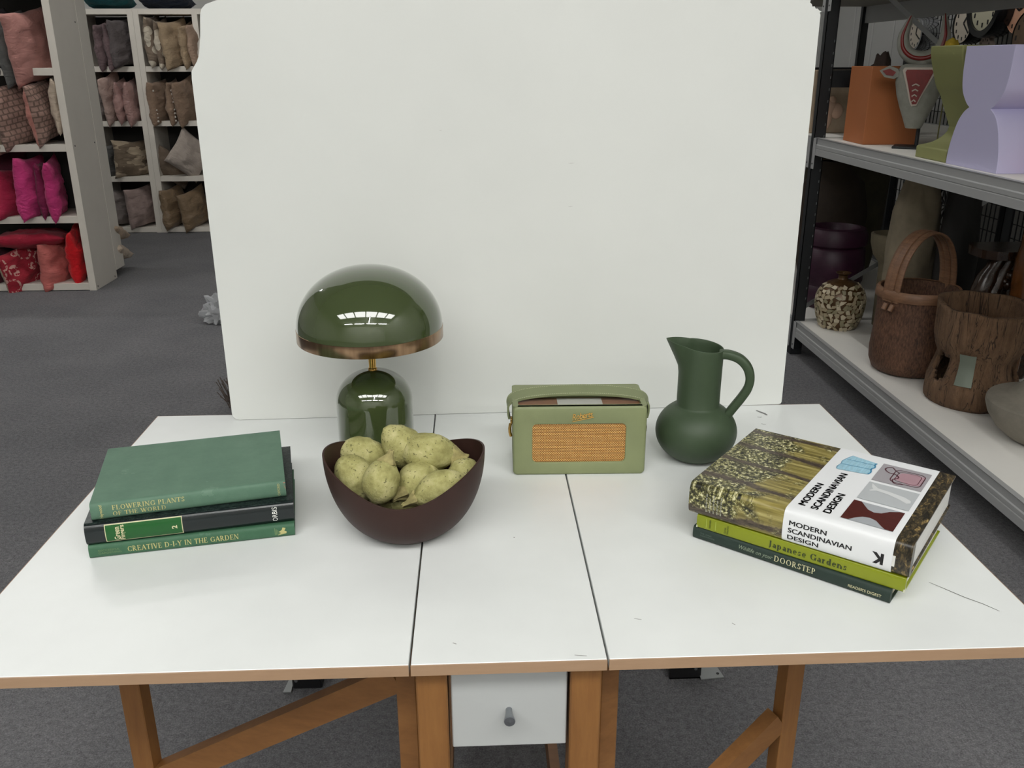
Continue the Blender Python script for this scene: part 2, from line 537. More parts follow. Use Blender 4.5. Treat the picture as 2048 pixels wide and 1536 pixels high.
kp = [(0.0, 0.0), (0.0045, 0.0), (0.0045, 0.004), (0.0052, 0.010), (0.0068, 0.018), (0.0078, 0.0225), (0.0075, 0.0245), (0.0, 0.0255)]
km.lathe(kp, 20, mx=Matrix.Translation((0.0, 0.024, 0.645)) @ Matrix.Rotation(math.radians(90), 4, 'X'))
km.build('knob', M('zinc_knob', (150, 154, 158), 0.3, 0.9), dr, True)
# gate legs: one swung out to the left from the front, one to the right from the back
def gate(hx, hy, ox, oy, down_out):
    h = Vector((hx, hy, 0)); o = Vector((ox, oy, 0)); d = (o - h).normalized()
    ang = math.atan2(d.y, d.x)
    for p, w in ((h, 0.03), (o, 0.036)):
        m = MB().box(-w / 2, w / 2, -0.0125, 0.0125, 0.0 if p is o else 0.04, T - 0.0168, 0.0015, mx=Matrix.Translation(p) @ Matrix.Rotation(ang, 4, 'Z'))
        m.build('gate_leg', BEECHX if p is h else BEECH, tbl)
    za, zb = down_out
    MB().beam(h + d * 0.015 + Vector((0, 0, za)), o - d * 0.018 + Vector((0, 0, zb)), 0.024, 0.04).build('gate_brace', BEECHX, tbl)
    MB().beam(h + d * 0.015 + Vector((0, 0, 0.10)), o - d * 0.018 + Vector((0, 0, 0.10)), 0.02, 0.04).build('gate_rail', BEECHX, tbl)
gate(-0.140, 0.075, -0.575, 0.19, (0.665, 0.40))
gate(0.140, 0.072, 0.468, 0.215, (0.24, 0.455))
# scuffs worn into the laminate
def scuff(parent, pts, w, c=(158, 158, 155)):
    m = MB()
    pts = [Vector((a, b, T + 0.0003)) for a, b in pts]
    vs = []; fs = []
    for i, p in enumerate(pts):
        t = (pts[min(i + 1, len(pts) - 1)] - pts[max(i - 1, 0)]).normalized()
        n = Vector((-t.y, t.x, 0)) * (w * (0.35 + 0.65 * math.sin(math.pi * (i + 0.5) / len(pts))))
        vs += [p + n, p - n]
        if i: fs.append((2 * i - 2, 2 * i - 1, 2 * i + 1, 2 * i))
    m.add(vs, fs)
    m.build('scuff_mark', M('scuff_%d' % c[0], c, 0.8), parent)
scuff(rl, [(0.592, 0.868), (0.597, 0.858), (0.604, 0.848), (0.607, 0.838)], 0.0035, (128, 128, 126))
scuff(rl, [(0.582, 0.829), (0.588, 0.826), (0.592, 0.828)], 0.0014)
scuff(rl, [(0.579, 0.79), (0.583, 0.786), (0.588, 0.786)], 0.0011)
scuff(rl, [(0.640, 0.161), (0.655, 0.142), (0.672, 0.12), (0.69, 0.102), (0.704, 0.083)], 0.0008, (95, 92, 88))
scuff(rl, [(0.18, 0.09), (0.186, 0.088), (0.19, 0.087)], 0.0007)
scuff(ct, [(0.087, 0.012), (0.096, 0.0105), (0.103, 0.0095)], 0.0008)
scuff(ct, [(-0.075, 0.046), (-0.07, 0.043)], 0.0009)
scuff(ct, [(0.02, 0.326), (0.022, 0.3255)], 0.0013, (95, 92, 88))
scuff(rl, [(0.315, 0.073), (0.318, 0.068)], 0.0008)

# ------------------------------------------------------------------ backdrop board
def bd(X, Z):   # board plane: bottom runs from (-.575,.867) to (.661,.901)
    return X, 0.867 + (X + 0.575) * (0.034 / 1.236)
out = arc(-0.559, 0.757, 0.016, 0.016, 180, 270, 6) + arc(0.653, 0.748, 0.007, 0.007, 270, 360, 4)
out += [(0.657, 1.13), (0.6545, 1.54), (0.6545, 1.566), (0.6525, 1.570), (0.656, 1.572), (0.6515, 1.5735), (0.647, 1.5775), (0.6440, 1.5765), (0.6405, 1.5815), (0.6365, 1.5805), (0.6345, 1.5855), (0.6310, 1.5880), (0.6315, 1.5925), (0.622, 1.6), (0.60, 1.607)]
out += [(-0.49, 1.605), (-0.513, 1.591), (-0.534, 1.584), (-0.5425, 1.576), (-0.546, 1.566), (-0.550, 1.53), (-0.5565, 1.495), (-0.562, 1.483), (-0.5705, 1.471), (-0.5745, 1.464), (-0.5755, 1.45), (-0.575, 1.12)]
def board_mat():
    t = NT('board_white')
    v = t.coord()
    t.l(t.ramp(t.noise(v, 2.5, 3, 0.6), [(0.3, rgb(217, 219, 215)), (0.7, rgb(222, 224, 220))]), t.b.inputs['Base Color'])
    t.b.inputs['Roughness'].default_value = 0.42
    return t.m
b = MB()
n = len(out)
vs = []
for off in (0.0, 0.008):
    for x, z in out:
        X, Y = bd(x, z)
        vs.append((X, Y + off, z))
b.add(vs, [tuple(range(n)), tuple(range(2 * n - 1, n - 1, -1))] + [(i, n + i, n + (i + 1) % n, (i + 1) % n) for i in range(n)])
brd = b.build('backdrop_board', board_mat())
tag(brd, 'tall white board with chipped corners standing upright at the back of the table', 'board')
sp = MB()
for px, pz, w in ((0.165, 1.285, .008), (0.165, 1.197, .006), (-0.10, 1.352, .003), (0.548, 0.852, 0.012)):
    X, Y = bd(px, pz)
    sp.add([(X - w, Y - 0.0004, pz), (X - w * .2, Y - 0.0004, pz - 0.0012), (X + w, Y - 0.0004, pz + 0.0006), (X, Y - 0.0004, pz + 0.001)], [(0, 1, 2, 3)])
sp.build('scuff_mark', M('board_scuff', (206, 207, 203), 0.8), brd)['kind'] = 'stuff'

# castors of the board's stand, seen under the table
def castor(x, label, s):
    t = thing('castor_foot', label, 'castor', (x, 0.90, 0))
    pl = MB().prism([(0.0, -0.026), (0.061, -0.020), (0.050, 0.04), (0.002, 0.04)] if s > 0 else [(0.0, -0.026), (-0.020, -0.026), (-0.012, 0.04), (-0.002, 0.04)], 0.002, 0.005)
    pl.build('plate', M('zinc_plate', (150, 153, 152), 0.45, 0.5), t)
    if s > 0:
        MB().lathe([(0, 0.0052), (0.004, 0.0052), (0.004, 0.006), (0, 0.006)], 12, mx=Matrix.Translation((0.048, -0.006, 0))).build('screw_hole', BLACK, t)
    MB().box(-s * 0.001, -s * 0.075, -0.012, 0.045, 0, 0.05, 0.004).build('wheel_housing', BLACK, t)
    MB().lathe([(0, 0), (0.005, 0), (0.004, 0.003), (0, 0.0035)], 12, mx=Matrix.Translation((-s * 0.012, -0.0125, 0.028)) @ Matrix.Rotation(math.radians(90), 4, 'X')).build('bolt', STEEL, t)
castor(0.519, 'black castor with wide zinc plate on the carpet under the right leaf', 1)
castor(-0.513, 'black castor with narrow zinc plate on the carpet under the left leaf', -1)
# ------------------------------------------------------------------ table lamp
LACQ = M('green_lacquer', (60, 71, 40), 0.08, 0, spec=0.2, coat=1.0)
LACQ.node_tree.nodes['Principled BSDF'].inputs['Coat IOR'].default_value = 1.75
def brass_mat():
    t = NT('brushed_brass')
    v = t.mapping(t.coord(), (1, 1, 0.05))
    f = t.noise(v, 60, 3, 0.6)
    t.l(t.ramp(f, [(0.3, rgb(128, 100, 78)), (0.7, rgb(176, 146, 116))]), t.b.inputs['Base Color'])
    t.b.inputs['Metallic'].default_value = 1.0
    t.b.inputs['Roughness'].default_value = 0.24
    return t.m
BRASS = brass_mat()
GOLD = M('polished_brass', (214, 170, 96), 0.2, 1.0)
lamp = thing('table_lamp', 'olive green mushroom table lamp with domed shade and brass rim', 'lamp', (-0.2365, 0.66, T))
pr = [(0, 0), (0.070, 0), (0.0735, 0.004), (0.0738, 0.05)] + [(0.0738 * math.cos(math.radians(a)), 0.122 + 0.062 * math.sin(math.radians(a))) for a in range(0, 88, 5)] + [(0.004, 0.184), (0, 0.184)]
MB().lathe(pr, 96).build('base', LACQ, lamp, True)
sh = [(0.1370 * math.cos(math.radians(a)) ** 0.95, 0.272 + 0.1145 * math.sin(math.radians(a))) for a in range(0, 88, 3)] + [(0.003, 0.3865), (0, 0.3865)]
inn = [(0, 0.381)] + [(0.1335 * math.cos(math.radians(a)), 0.270 + 0.110 * math.sin(math.radians(a))) for a in range(87, -1, -6)]
m = MB().lathe(sh, 128)
m.lathe(inn, 64, mat=1)
m.build('shade', [LACQ, M('shade_inner', (205, 200, 190), 0.5)], lamp, True)
MB().lathe([(0.1335, 0.2705), (0.1335, 0.2500), (0.1340, 0.2494), (0.1372, 0.2494), (0.1376, 0.2500), (0.1376, 0.2718), (0.1368, 0.2722)], 128, cap0=False, cap1=False).build('rim_band', BRASS, lamp, True)
MB().lathe([(0.0, 0.183), (0.0085, 0.183), (0.0085, 0.187), (0.0068, 0.188), (0.0072, 0.21), (0.0082, 0.245), (0.0082, 0.30), (0, 0.30)], 24).build('stem', GOLD, lamp, True)

# ------------------------------------------------------------------ bowl with dried pods
bowl = thing('bowl', 'dark brown matt bowl with high pointed sides, full of dried pods', 'bowl', (-0.1575, 0.371, T))
def bowl_pt(s, a, off=0.0):
    c, sn = math.cos(a), math.sin(a)
    R = 0.113 + 0.0195 * abs(c) ** 3
    hmax = 0.091 + 0.052 * c * c + (0.012 if sn > 0 else 0.0) * sn * sn
    rb = 0.046
    q = s * math.pi / 2
    r = rb + (R - rb) * math.sin(q) ** 0.90
    z = hmax * (1 - math.cos(q)) ** 0.92
    r -= off * math.sin(q) ** 2
    return (r * c, r * sn, max(z, 0) + off * math.cos(q))
NA, NS = 96, 22
m = MB(); vs = []
for shell, off in ((0, 0.0), (1, 0.0032)):
    rng = range(NS + 1)
    for j in rng:
        for i in range(NA):
            vs.append(bowl_pt(j / NS, 2 * math.pi * i / NA, off))
fs = []
for sh_ in (0, 1):
    b0 = sh_ * (NS + 1) * NA
    for j in range(NS):
        for i in range(NA):
            fs.append((b0 + j * NA + i, b0 + j * NA + (i + 1) % NA, b0 + (j + 1) * NA + (i + 1) % NA, b0 + (j + 1) * NA + i))
    fs.append(tuple(b0 + i for i in range(NA)))
for i in range(NA):
    a = NS * NA; b2 = (NS + 1) * NA + NS * NA
    fs.append((a + i, a + (i + 1) % NA, b2 + (i + 1) % NA, b2 + i))
m.add(vs, fs)
m.build('vessel', M('bowl_brown', (56, 37, 32), 0.5, spec=0.25, var=0.12, vscale=20, bump=0.02, bscale=300), bowl, True, 60)

def pod_mat():
    t = NT('pod_skin')
    v = t.coord()
    f = t.noise(v, 38, 5, 0.65)
    g = t.noise(v, 210, 2, 0.5)
    h = t.noise(v, 16, 2, 0.5)
    c = t.ramp(f, [(0.28, rgb(130, 126, 72)), (0.5, rgb(166, 162, 104)), (0.75, rgb(196, 190, 138))])
    spot = t.math('MULTIPLY', t.math('GREATER_THAN', g, 0.63), t.math('GREATER_THAN', h, 0.46))
    t.l(t.mix(t.math('MULTIPLY', spot, 0.75), c, rgb(84, 84, 46)), t.b.inputs['Base Color'])
    t.b.inputs['Roughness'].default_value = 0.85
    t.bump(t.math('ADD', f, t.math('MULTIPLY', g, 0.4)), 0.6, 0.005)
    return t.m
POD = pod_mat()
CAP = M('pod_cap', (168, 158, 104), 0.85, var=0.4, vscale=90, bump=0.5, bscale=160)
def pod(label, c, axis, ln, rd, stem=1, seed=0, sharp=1.0):
    """c: centre, axis: direction of the stem end, ln: half length, rd: radius"""
    ax = Vector(axis).normalized()
    t = thing('dried_pod', label, 'pod', (0, 0, 0), 0, 'dried green pods heaped in the bowl')
    t.location = c
    t.rotation_mode = 'QUATERNION'
    t.rotation_quaternion = ax.to_track_quat('Z', 'Y')
    rr = random.Random(seed)
    ofs = Vector((rr.uniform(0, 50), rr.uniform(0, 50), rr.uniform(0, 50)))
    prof = []
    N = 22
    for i in range(N + 1):
        u = -1 + 2 * i / N
        r = rd * (max(0, 1 - abs(u) ** 2.1)) ** (0.62 if u > 0 else 0.55)
        z = u * ln
        if u < -0.82:
            z -= 0.004 * sharp * ((-u - 0.82) / 0.18) ** 2
        prof.append((r, z))
    m = MB()
    m.lathe(prof, 32)
    m.v = [tuple(Vector(p) * (1 + 0.10 * noise.noise(Vector(p) * 28 + ofs)) + Vector((0.0015, 0.0015, 0)) * noise.noise(Vector(p) * 90 + ofs)) for p in m.v]
    m.build('husk', POD, t, True, 180)
    if stem:
        k = MB()
        pf = [(0.0, ln * 0.86), (rd * 0.48, ln * 0.84), (rd * 0.50, ln * 0.90), (rd * 0.40, ln * 1.0), (rd * 0.27, ln * 1.13), (rd * 0.17, ln * 1.26), (rd * 0.15, ln * 1.42), (rd * 0.11, ln * 1.44), (0, ln * 1.40)]
        def wr_(r, z, a):
            return r * (1 + 0.14 * math.sin(3 * a + seed) + 0.08 * math.sin(7 * a)), z + 0.001 * math.sin(5 * a + seed)
        k.lathe(pf, 24, fn=wr_)
        k.build('stem_cap', CAP, t, True, 50)
    return t
pod('dried pod lying at the back left of the bowl, behind the egg-shaped one', (-0.233, 0.438, 0.846), (0.9, 0.1, -0.25), 0.046, 0.029, 0, 1)
pod('dried pod with blunt tip standing highest at the back centre of the bowl', (-0.162, 0.437, 0.857), (0.62, 0.1, -0.72), 0.047, 0.033, 0, 2)
pod('large dried pod lying on top at the right, stem pointing right', (-0.118, 0.412, 0.858), (0.97, -0.12, -0.10), 0.046, 0.034, 1, 3)
pod('egg-shaped dried pod against the left inner side of the bowl', (-0.242, 0.376, 0.831), (-0.35, 0.2, 0.8), 0.043, 0.033, 0, 4)
pod('upright dried pod at the front centre with its stem end on top', (-0.194, 0.338, 0.842), (0.33, 0.35, 0.85), 0.037, 0.0305, 1, 5)
pod('dented dried pod in the middle of the heap', (-0.137, 0.376, 0.823), (-0.65, -0.6, -0.25), 0.040, 0.032, 1, 6)
pod('long dried pod along the front right rim, stem pointing left', (-0.101, 0.329, 0.832), (-0.88, -0.20, -0.36), 0.045, 0.027, 1, 7)
pod('small dried pod tucked at the far right under the large one', (-0.062, 0.383, 0.829), (0.5, 0.3, 0.5), 0.032, 0.027, 0, 8)
pod('dried pod at the bottom of the heap, barely showing between the others', (-0.165, 0.385, 0.79), (1, 0, 0), 0.045, 0.03, 0, 9)

# ------------------------------------------------------------------ radio
radio = thing('portable_radio', 'sage green leather portable radio with gold grille and strap handle', 'radio', (0.0295, 0.5605, T), math.radians(-1.4))
RW, RH, RD = 0.2505, 0.139, 0.122
LEA = M('sage_leather', (127, 135, 96), 0.5, var=0.10, vscale=14, bump=0.12, bscale=420, bdist=0.0015)
LEAD = M('sage_leather_strap', (120, 128, 92), 0.5, var=0.10, vscale=20, bump=0.12, bscale=420, bdist=0.0015)
m = MB()
for k in (0,):
    m.prism(roundrect(0, RW, 0, RH - 0.010, 0.009, 5), 0.004, RD, 'y')
    ring_o = roundrect(0, RW, 0.002, RD, 0.008, 5); ring_i = roundrect(0.010, RW - 0.010, 0.012, 0.066, 0.005, 5)
    n = len(ring_o)
    vs = [(x, y, RH - 0.012) for x, y in ring_o] + [(x, y, RH) for x, y in ring_o] + [(x, y, RH) for x, y in ring_i] + [(x, y, RH - 0.012) for x, y in ring_i]
    fs = []
    for r_ in range(3):
        for i in range(n):
            fs.append((r_ * n + i, r_ * n + (i + 1) % n, (r_ + 1) * n + (i + 1) % n, (r_ + 1) * n + i))
    m.add(vs, fs)
body = m.build('case', LEA, radio, True, 35)
# padded front frame round the grille
gx0, gx1, gz0, gz1 = 0.036, 0.2125, 0.0255, 0.1045
loops = []
def rl_(o, r, y):
    return [(x, y, z) for x, z in roundrect(o[0], o[1], o[2], o[3], r, 6)]
loops.append(rl_((0.0, RW, 0.0, RH), 0.009, 0.010))
loops.append(rl_((0.0, RW, 0.0, RH), 0.009, 0.003))
loops.append(rl_((0.0015, RW - 0.0015, 0.0015, RH - 0.0015), 0.008, 0.0008))
loops.append(rl_((0.005, RW - 0.005, 0.005, RH - 0.005), 0.007, 0.0))
loops.append(rl_((gx0 - 0.002, gx1 + 0.002, gz0 - 0.002, gz1 + 0.002), 0.010, 0.0))
loops.append(rl_((gx0, gx1, gz0, gz1), 0.009, 0.001))
loops.append(rl_((gx0 + 0.0006, gx1 - 0.0006, gz0 + 0.0006, gz1 - 0.0006), 0.009, 0.0042))
m = MB(); n = len(loops[0]); vs = [p for l in loops for p in l]; fs = []
for r_ in range(len(loops) - 1):
    for i in range(n):
        fs.append((r_ * n + i, r_ * n + (i + 1) % n, (r_ + 1) * n + (i + 1) % n, (r_ + 1) * n + i))
m.add(vs, fs)
m.build('front_panel', LEA, radio, True, 50)
def grille_mat():
    t = NT('gold_grille')
    v = t.coord()
    sx = t.n('ShaderNodeSeparateXYZ'); t.l(v, sx.inputs[0])
    cb = t.n('ShaderNodeCombineXYZ'); t.l(sx.outputs[0], cb.inputs[0]); t.l(sx.outputs[2], cb.inputs[1])
    br = t.n('ShaderNodeTexBrick')
    br.offset = 0.5
    br.inputs['Color1'].default_value = rgb(255, 208, 130); br.inputs['Color2'].default_value = rgb(244, 190, 110)
    br.inputs['Mortar'].default_value = rgb(112, 60, 20)
    br.inputs['Scale'].default_value = 1.0
    br.inputs['Mortar Size'].default_value = 0.00068; br.inputs['Mortar Smooth'].default_value = 0.5
    br.inputs['Brick Width'].default_value = 0.0043; br.inputs['Row Height'].default_value = 0.00245
    t.l(cb.outputs[0], br.inputs['Vector'])
    t.l(br.outputs['Color'], t.b.inputs['Base Color'])
    t.b.inputs['Metallic'].default_value = 0.35
    t.b.inputs['Roughness'].default_value = 0.4
    bp = t.n('ShaderNodeBump'); bp.invert = True
    bp.inputs['Strength'].default_value = 0.7; bp.inputs['Distance'].default_value = 0.0012
    t.l(br.outputs['Fac'], bp.inputs['Height']); t.l(bp.outputs[0], t.b.inputs['Normal'])
    return t.m
MB().prism(roundrect(gx0 - 0.001, gx1 + 0.001, gz0 - 0.001, gz1 + 0.001, 0.009, 6), 0.0038, 0.0045, 'y').build('speaker_grille', grille_mat(), radio)
top = MB().box(0.009, RW - 0.009, 0.011, 0.068, RH - 0.0105, RH - 0.0065).build('control_panel', M('walnut_panel', (132, 92, 64), 0.4, var=0.3, vscale=30, vmap=(1, 8, 8)), radio)
MB().box(0.085, 0.170, 0.018, 0.06, RH - 0.0065, RH - 0.0058).build('dial_scale', M('dial_grey', (176, 176, 168), 0.4), top)
hp = spline([(-0.006, 0.045, 0.100), (-0.0085, 0.046, 0.116), (-0.0065, 0.049, 0.131), (0.005, 0.052, 0.1405), (0.03, 0.056, 0.1458), (0.075, 0.059, 0.1496), (0.125, 0.060, 0.1506), (0.175, 0.059, 0.1496), (0.22, 0.056, 0.1458), (0.246, 0.052, 0.1405), (0.2575, 0.049, 0.131), (0.259, 0.046, 0.116), (0.2565, 0.045, 0.100)], 6)
n = len(hp)
hw = [0.55 + 0.45 * min(1, min(i, n - 1 - i) / (n * 0.2)) for i in range(n)]
def strap(pts, half, thick, tilt):
    m = MB(); vs = []; fs = []
    P = [Vector(p) for p in pts]
    for i, p in enumerate(P):
        t = (P[min(i + 1, n - 1)] - P[max(i - 1, 0)]).normalized()
        wd = Vector((0, math.cos(tilt), math.sin(tilt)))
        wd = (wd - t * wd.dot(t)).normalized()
        nr = t.cross(wd).normalized()
        if nr.z < 0 and abs(t.x) > 0.5: nr = -nr
        h = half * hw[i]
        vs += [p - wd * h - nr * thick / 2, p + wd * h - nr * thick / 2, p + wd * (h - 0.001) + nr * thick / 2, p - wd * (h - 0.001) + nr * thick / 2]
    for i in range(n - 1):
        for k in range(4):
            fs.append((4 * i + k, 4 * i + (k + 1) % 4, 4 * i + 4 + (k + 1) % 4, 4 * i + 4 + k))
    fs += [(0, 1, 2, 3), (4 * n - 4, 4 * n - 3, 4 * n - 2, 4 * n - 1)]
    m.add(vs, fs)
    return m
hd = strap(hp, 0.0165, 0.0035, math.radians(16)).build('handle', LEAD, radio, True, 60)
st = MB()
P = [Vector(p) for p in hp]
tl = math.radians(16)
for side in (-1, 1):
    d = 0.0
    for i in range(8, n - 9):
        a, b_ = P[i], P[i + 1]
        L_ = (b_ - a).length; k = 0.0
        while k < L_:
            t = (b_ - a).normalized()
            wd = Vector((0, math.cos(tl), math.sin(tl))); wd = (wd - t * wd.dot(t)).normalized()
            nr = t.cross(wd); nr = nr if nr.z > 0 else -nr
            c_ = a + t * k + wd * (side * 0.0130) + nr * 0.0019
            q = min(0.0022, L_ - k)
            st.add([c_ - wd * 0.0005, c_ + t * q - wd * 0.0005, c_ + t * q + wd * 0.0005, c_ + wd * 0.0005], [(0, 1, 2, 3)])
            k += 0.0036
st.build('stitching', M('pale_thread', (188, 192, 158), 0.8), hd)['kind'] = 'stuff'
for sx_, x in ((-1, -0.002), (1, RW + 0.002)):
    k = MB().box(x - 0.0022, x + 0.0022, 0.038, 0.052, 0.090, 0.101, 0.001)
    k.tube([(x + sx_ * 0.001, 0.045, 0.062), (x + sx_ * 0.003, 0.045, 0.070), (x + sx_ * 0.0035, 0.045, 0.078), (x + sx_ * 0.002, 0.045, 0.088)], 0.003, 8)
    k.build('strap_clip', GOLD, radio, True, 50)
ca, sa = math.cos(math.radians(10)), math.sin(math.radians(10))
bt = sans('Roberts', 0.0165, 0.010, 0.35, spacing=0.95)
mx_ = max(x for x, y in bt[0])
k = 0.040 / mx_
m = MB()
fn = lambda x, y: (0.1100 + (x * ca - y * sa), -0.0012, 0.1128 + (x * sa + y * ca))
m.add([fn(x * k, y) for x, y in bt[0]], bt[1])
ul = [(-0.001, -0.0036), (0.004, -0.0036), (0.041, -0.0022), (0.041, -0.0008), (0.003, -0.0022)]
m.add([fn(x, y) for x, y in ul], [tuple(range(5))])
bd_ = m.build('badge', GOLD, radio)
sol = bd_.modifiers.new('thick', 'SOLIDIFY'); sol.thickness = 0.0011; sol.offset = 0

# ------------------------------------------------------------------ jug
jug = thing('jug', 'matt dark green ceramic jug with round belly, tall neck and looped handle', 'jug', (0.3935, 0.630, T))
GLZ = M('matt_green_glaze', (60, 75, 54), 0.5, spec=0.35, var=0.06, vscale=12, bump=0.03, bscale=200)
pr = [(0, 0.001), (0.034, 0.001), (0.036, 0.0)]
pr += [(0.0790 * math.cos(math.radians(a)), 0.0565 + 0.0640 * math.sin(math.radians(a))) for a in range(-62, 58, 4)]
pr += [(0.0418, 0.1112), (0.0410, 0.113), (0.0410, 0.15), (0.0412, 0.18), (0.0412, 0.186), (0.0414, 0.195), (0.0415, 0.205), (0.0416, 0.215), (0.0417, 0.224), (0.0412, 0.2262), (0.0396, 0.2264), (0.0388, 0.2248), (0.0385, 0.215), (0.0384, 0.195), (0.0382, 0.15), (0.037, 0.11), (0.0, 0.10)]
def spout(r, z, a):
    da = abs((a - math.pi + math.pi) % (2 * math.pi) - math.pi)
    if z < 0.186 or r < 0.03:
        return r, z
    k = (z - 0.186) / 0.040
    w = max(0, 1 - da / 0.85) ** 1.1
    slope = 0.010 * (0.5 - 0.5 * math.cos(a)) * k        # the rim rises towards the lip
    return r + 0.027 * k * w, z + 0.004 * k * w + slope
MB().lathe(pr, 96, fn=spout).build('vessel', GLZ, jug, True, 40)
hp2 = spline([(0.034, 0, 0.217), (0.052, 0, 0.2175), (0.072, 0, 0.211), (0.087, 0, 0.196), (0.0935, 0, 0.176), (0.0915, 0, 0.156), (0.082, 0, 0.136), (0.068, 0, 0.113), (0.050, 0, 0.083)], 7)
MB().tube(hp2, 1.0, 16, flat=(0.0085, 0.0110), up=(0, 0, 1)).build('handle', GLZ, jug, True, 60)
jug.rotation_euler = (0, 0, math.radians(-20))
# ------------------------------------------------------------------ books
PAGES = M('page_block', (214, 208, 192), 0.9, var=0.15, vscale=300, vmap=(0.05, 0.05, 1.6))
PAGEW = M('page_block_white', (222, 222, 218), 0.9, var=0.12, vscale=300, vmap=(0.05, 0.05, 1.6))
def book(name, label, loc, deg, L, D, TT, cover, pages=PAGES, bulge=0.003, s=0.004, nexp=3.0, brd=0.0026, group=None):
    b = thing(name, label, 'book', loc, math.radians(deg), group)
    def ysp(v):
        w = min(1.0, abs(2 * v / TT - 1))
        return s - (s + bulge) * (1 - w ** nexp) ** (1 / nexp)
    b_f = ysp
    N = 14
    zs = [TT / 2 - TT / 2 * math.cos(math.pi * i / N) for i in range(N + 1)]
    outer = [(D, 0)] + [(ysp(z), z) for z in zs] + [(D, TT)]
    inner = [(D, TT - brd), (s + 0.003, TT - brd)] + [(s + 0.004, brd + (TT - 2 * brd) * 0.5)] + [(s + 0.003, brd), (D, brd)]
    m = MB()
    m.prism(outer + inner, 0, L, 'x')
    cv = m.build('cover', cover, b, True, 35)
    MB().box(0.0035, L - 0.0035, s + 0.0045, D - 0.005, brd + 0.0001, TT - brd - 0.0001).build('page_block', pages, b)
    def on_spine(u, v):
        return (u, ysp(max(0.0, min(TT, v))) - 0.0005, v)
    return b, on_spine
def fit(vf, u0, u1, v0, v1=None):
    vs, fs = vf
    xs = [p[0] for p in vs]; ys = [p[1] for p in vs]
    kx = (u1 - u0) / (max(xs) - min(xs))
    ky = kx if v1 is None else (v1 - v0) / (max(ys) - min(ys))
    return [((x - min(xs)) * kx + u0, (y - min(ys)) * ky + v0) for x, y in vs], fs
def fit_up(vf, u0, u1, v0, v1):
    """text turned a quarter: reads upwards"""
    vs, fs = vf
    xs = [p[0] for p in vs]; ys = [p[1] for p in vs]
    kx = (v1 - v0) / (max(xs) - min(xs)); ky = (u1 - u0) / (max(ys) - min(ys))
    return [(u1 - (y - min(ys)) * ky, v0 + (x - min(xs)) * kx) for x, y in vs], fs

def cloth(name, c1, c2, edge):
    t = NT(name)
    v = t.coord()
    f = t.noise(v, 26, 6, 0.7)
    w = t.noise(v, 9, 5, 0.75)
    g = t.noise(v, 900, 2, 0.5)
    base = t.ramp(f, [(0.3, rgb(*c1)), (0.7, rgb(*c2))])
    t.l(t.mix(t.math('MULTIPLY', t.math('GREATER_THAN', w, 0.66), 0.25), base, rgb(*edge)), t.b.inputs['Base Color'])
    t.b.inputs['Roughness'].default_value = 0.62
    t.bump(g, 0.15, 0.0008)
    return t.m
CL3 = cloth('green_cloth_worn', (78, 110, 90), (90, 122, 101), (122, 150, 130))
CL1 = cloth('green_cloth', (52, 92, 66), (60, 101, 74), (90, 128, 104))
FOIL = M('gold_foil', (196, 188, 128), 0.45, 0.3)
FOILP = M('pale_foil', (206, 200, 160), 0.5, 0.1)
FOILD = M('dull_foil', (112, 136, 92), 0.5, 0.1)
INKW = M('white_ink', (226, 226, 220), 0.6)
INKK = M('black_ink', (22, 22, 24), 0.6)
def marbled():
    t = NT('dark_marbled_cover')
    v = t.coord()
    f = t.noise(v, 140, 3, 0.6, 1.5)
    t.l(t.ramp(f, [(0.50, rgb(14, 24, 24)), (0.56, rgb(52, 66, 60)), (0.62, rgb(18, 28, 28))]), t.b.inputs['Base Color'])
    t.b.inputs['Roughness'].default_value = 0.4
    t.b.inputs['Specular IOR Level'].default_value = 0.25
    return t.m
G1 = 'books stacked on the left leaf'
b1, sp1 = book('hardback_book', 'green cloth hardback at the bottom of the left stack, CREATIVE D-I-Y IN THE GARDEN', (-0.655, 0.292, T), 10.7, 0.3175, 0.212, 0.0232, CL1, group=G1)
place_text(fit(serif('CREATIVE D-I-Y IN THE GARDEN', 1, 1.15), 0.058, 0.2282, 0.0068, 0.0160), sp1, 'title_lettering', FOIL, b1)
place_text(fit(sans('SUCCESSFUL', 1), 0.0142, 0.046, 0.0120, 0.0152), sp1, 'series_lettering', FOILD, b1)
place_text(fit(sans('GARDENING', 1), 0.0142, 0.048, 0.0072, 0.0104), sp1, 'series_lettering', FOILD, b1)
em = [(0.290, 0.0050), (0.304, 0.0075), (0.3045, 0.011), (0.301, 0.0125), (0.3035, 0.0172), (0.2985, 0.0185), (0.297, 0.0145), (0.2925, 0.0115), (0.295, 0.009)]
flat_poly(em, sp1, 'emblem', FOIL, b1)
for i in range(4):
    u = 0.2855 + i * 0.0022
    flat_poly([(u, 0.006), (u + 0.0011, 0.006), (u + 0.0011, 0.0185 - i * 0.0018), (u, 0.0185 - i * 0.0018)], sp1, 'emblem', FOILD, b1)

DK2 = M('dark_gloss_spine', (16, 26, 27), 0.22, var=0.25, vscale=40)
b2, sp2 = book('encyclopedia_volume', 'near-black glossy volume in the middle of the left stack with a green label', (-0.656, 0.293, T + 0.0236), 11.9, 0.32, 0.228, 0.0368, marbled(), bulge=0.006, nexp=2.4, group=G1)
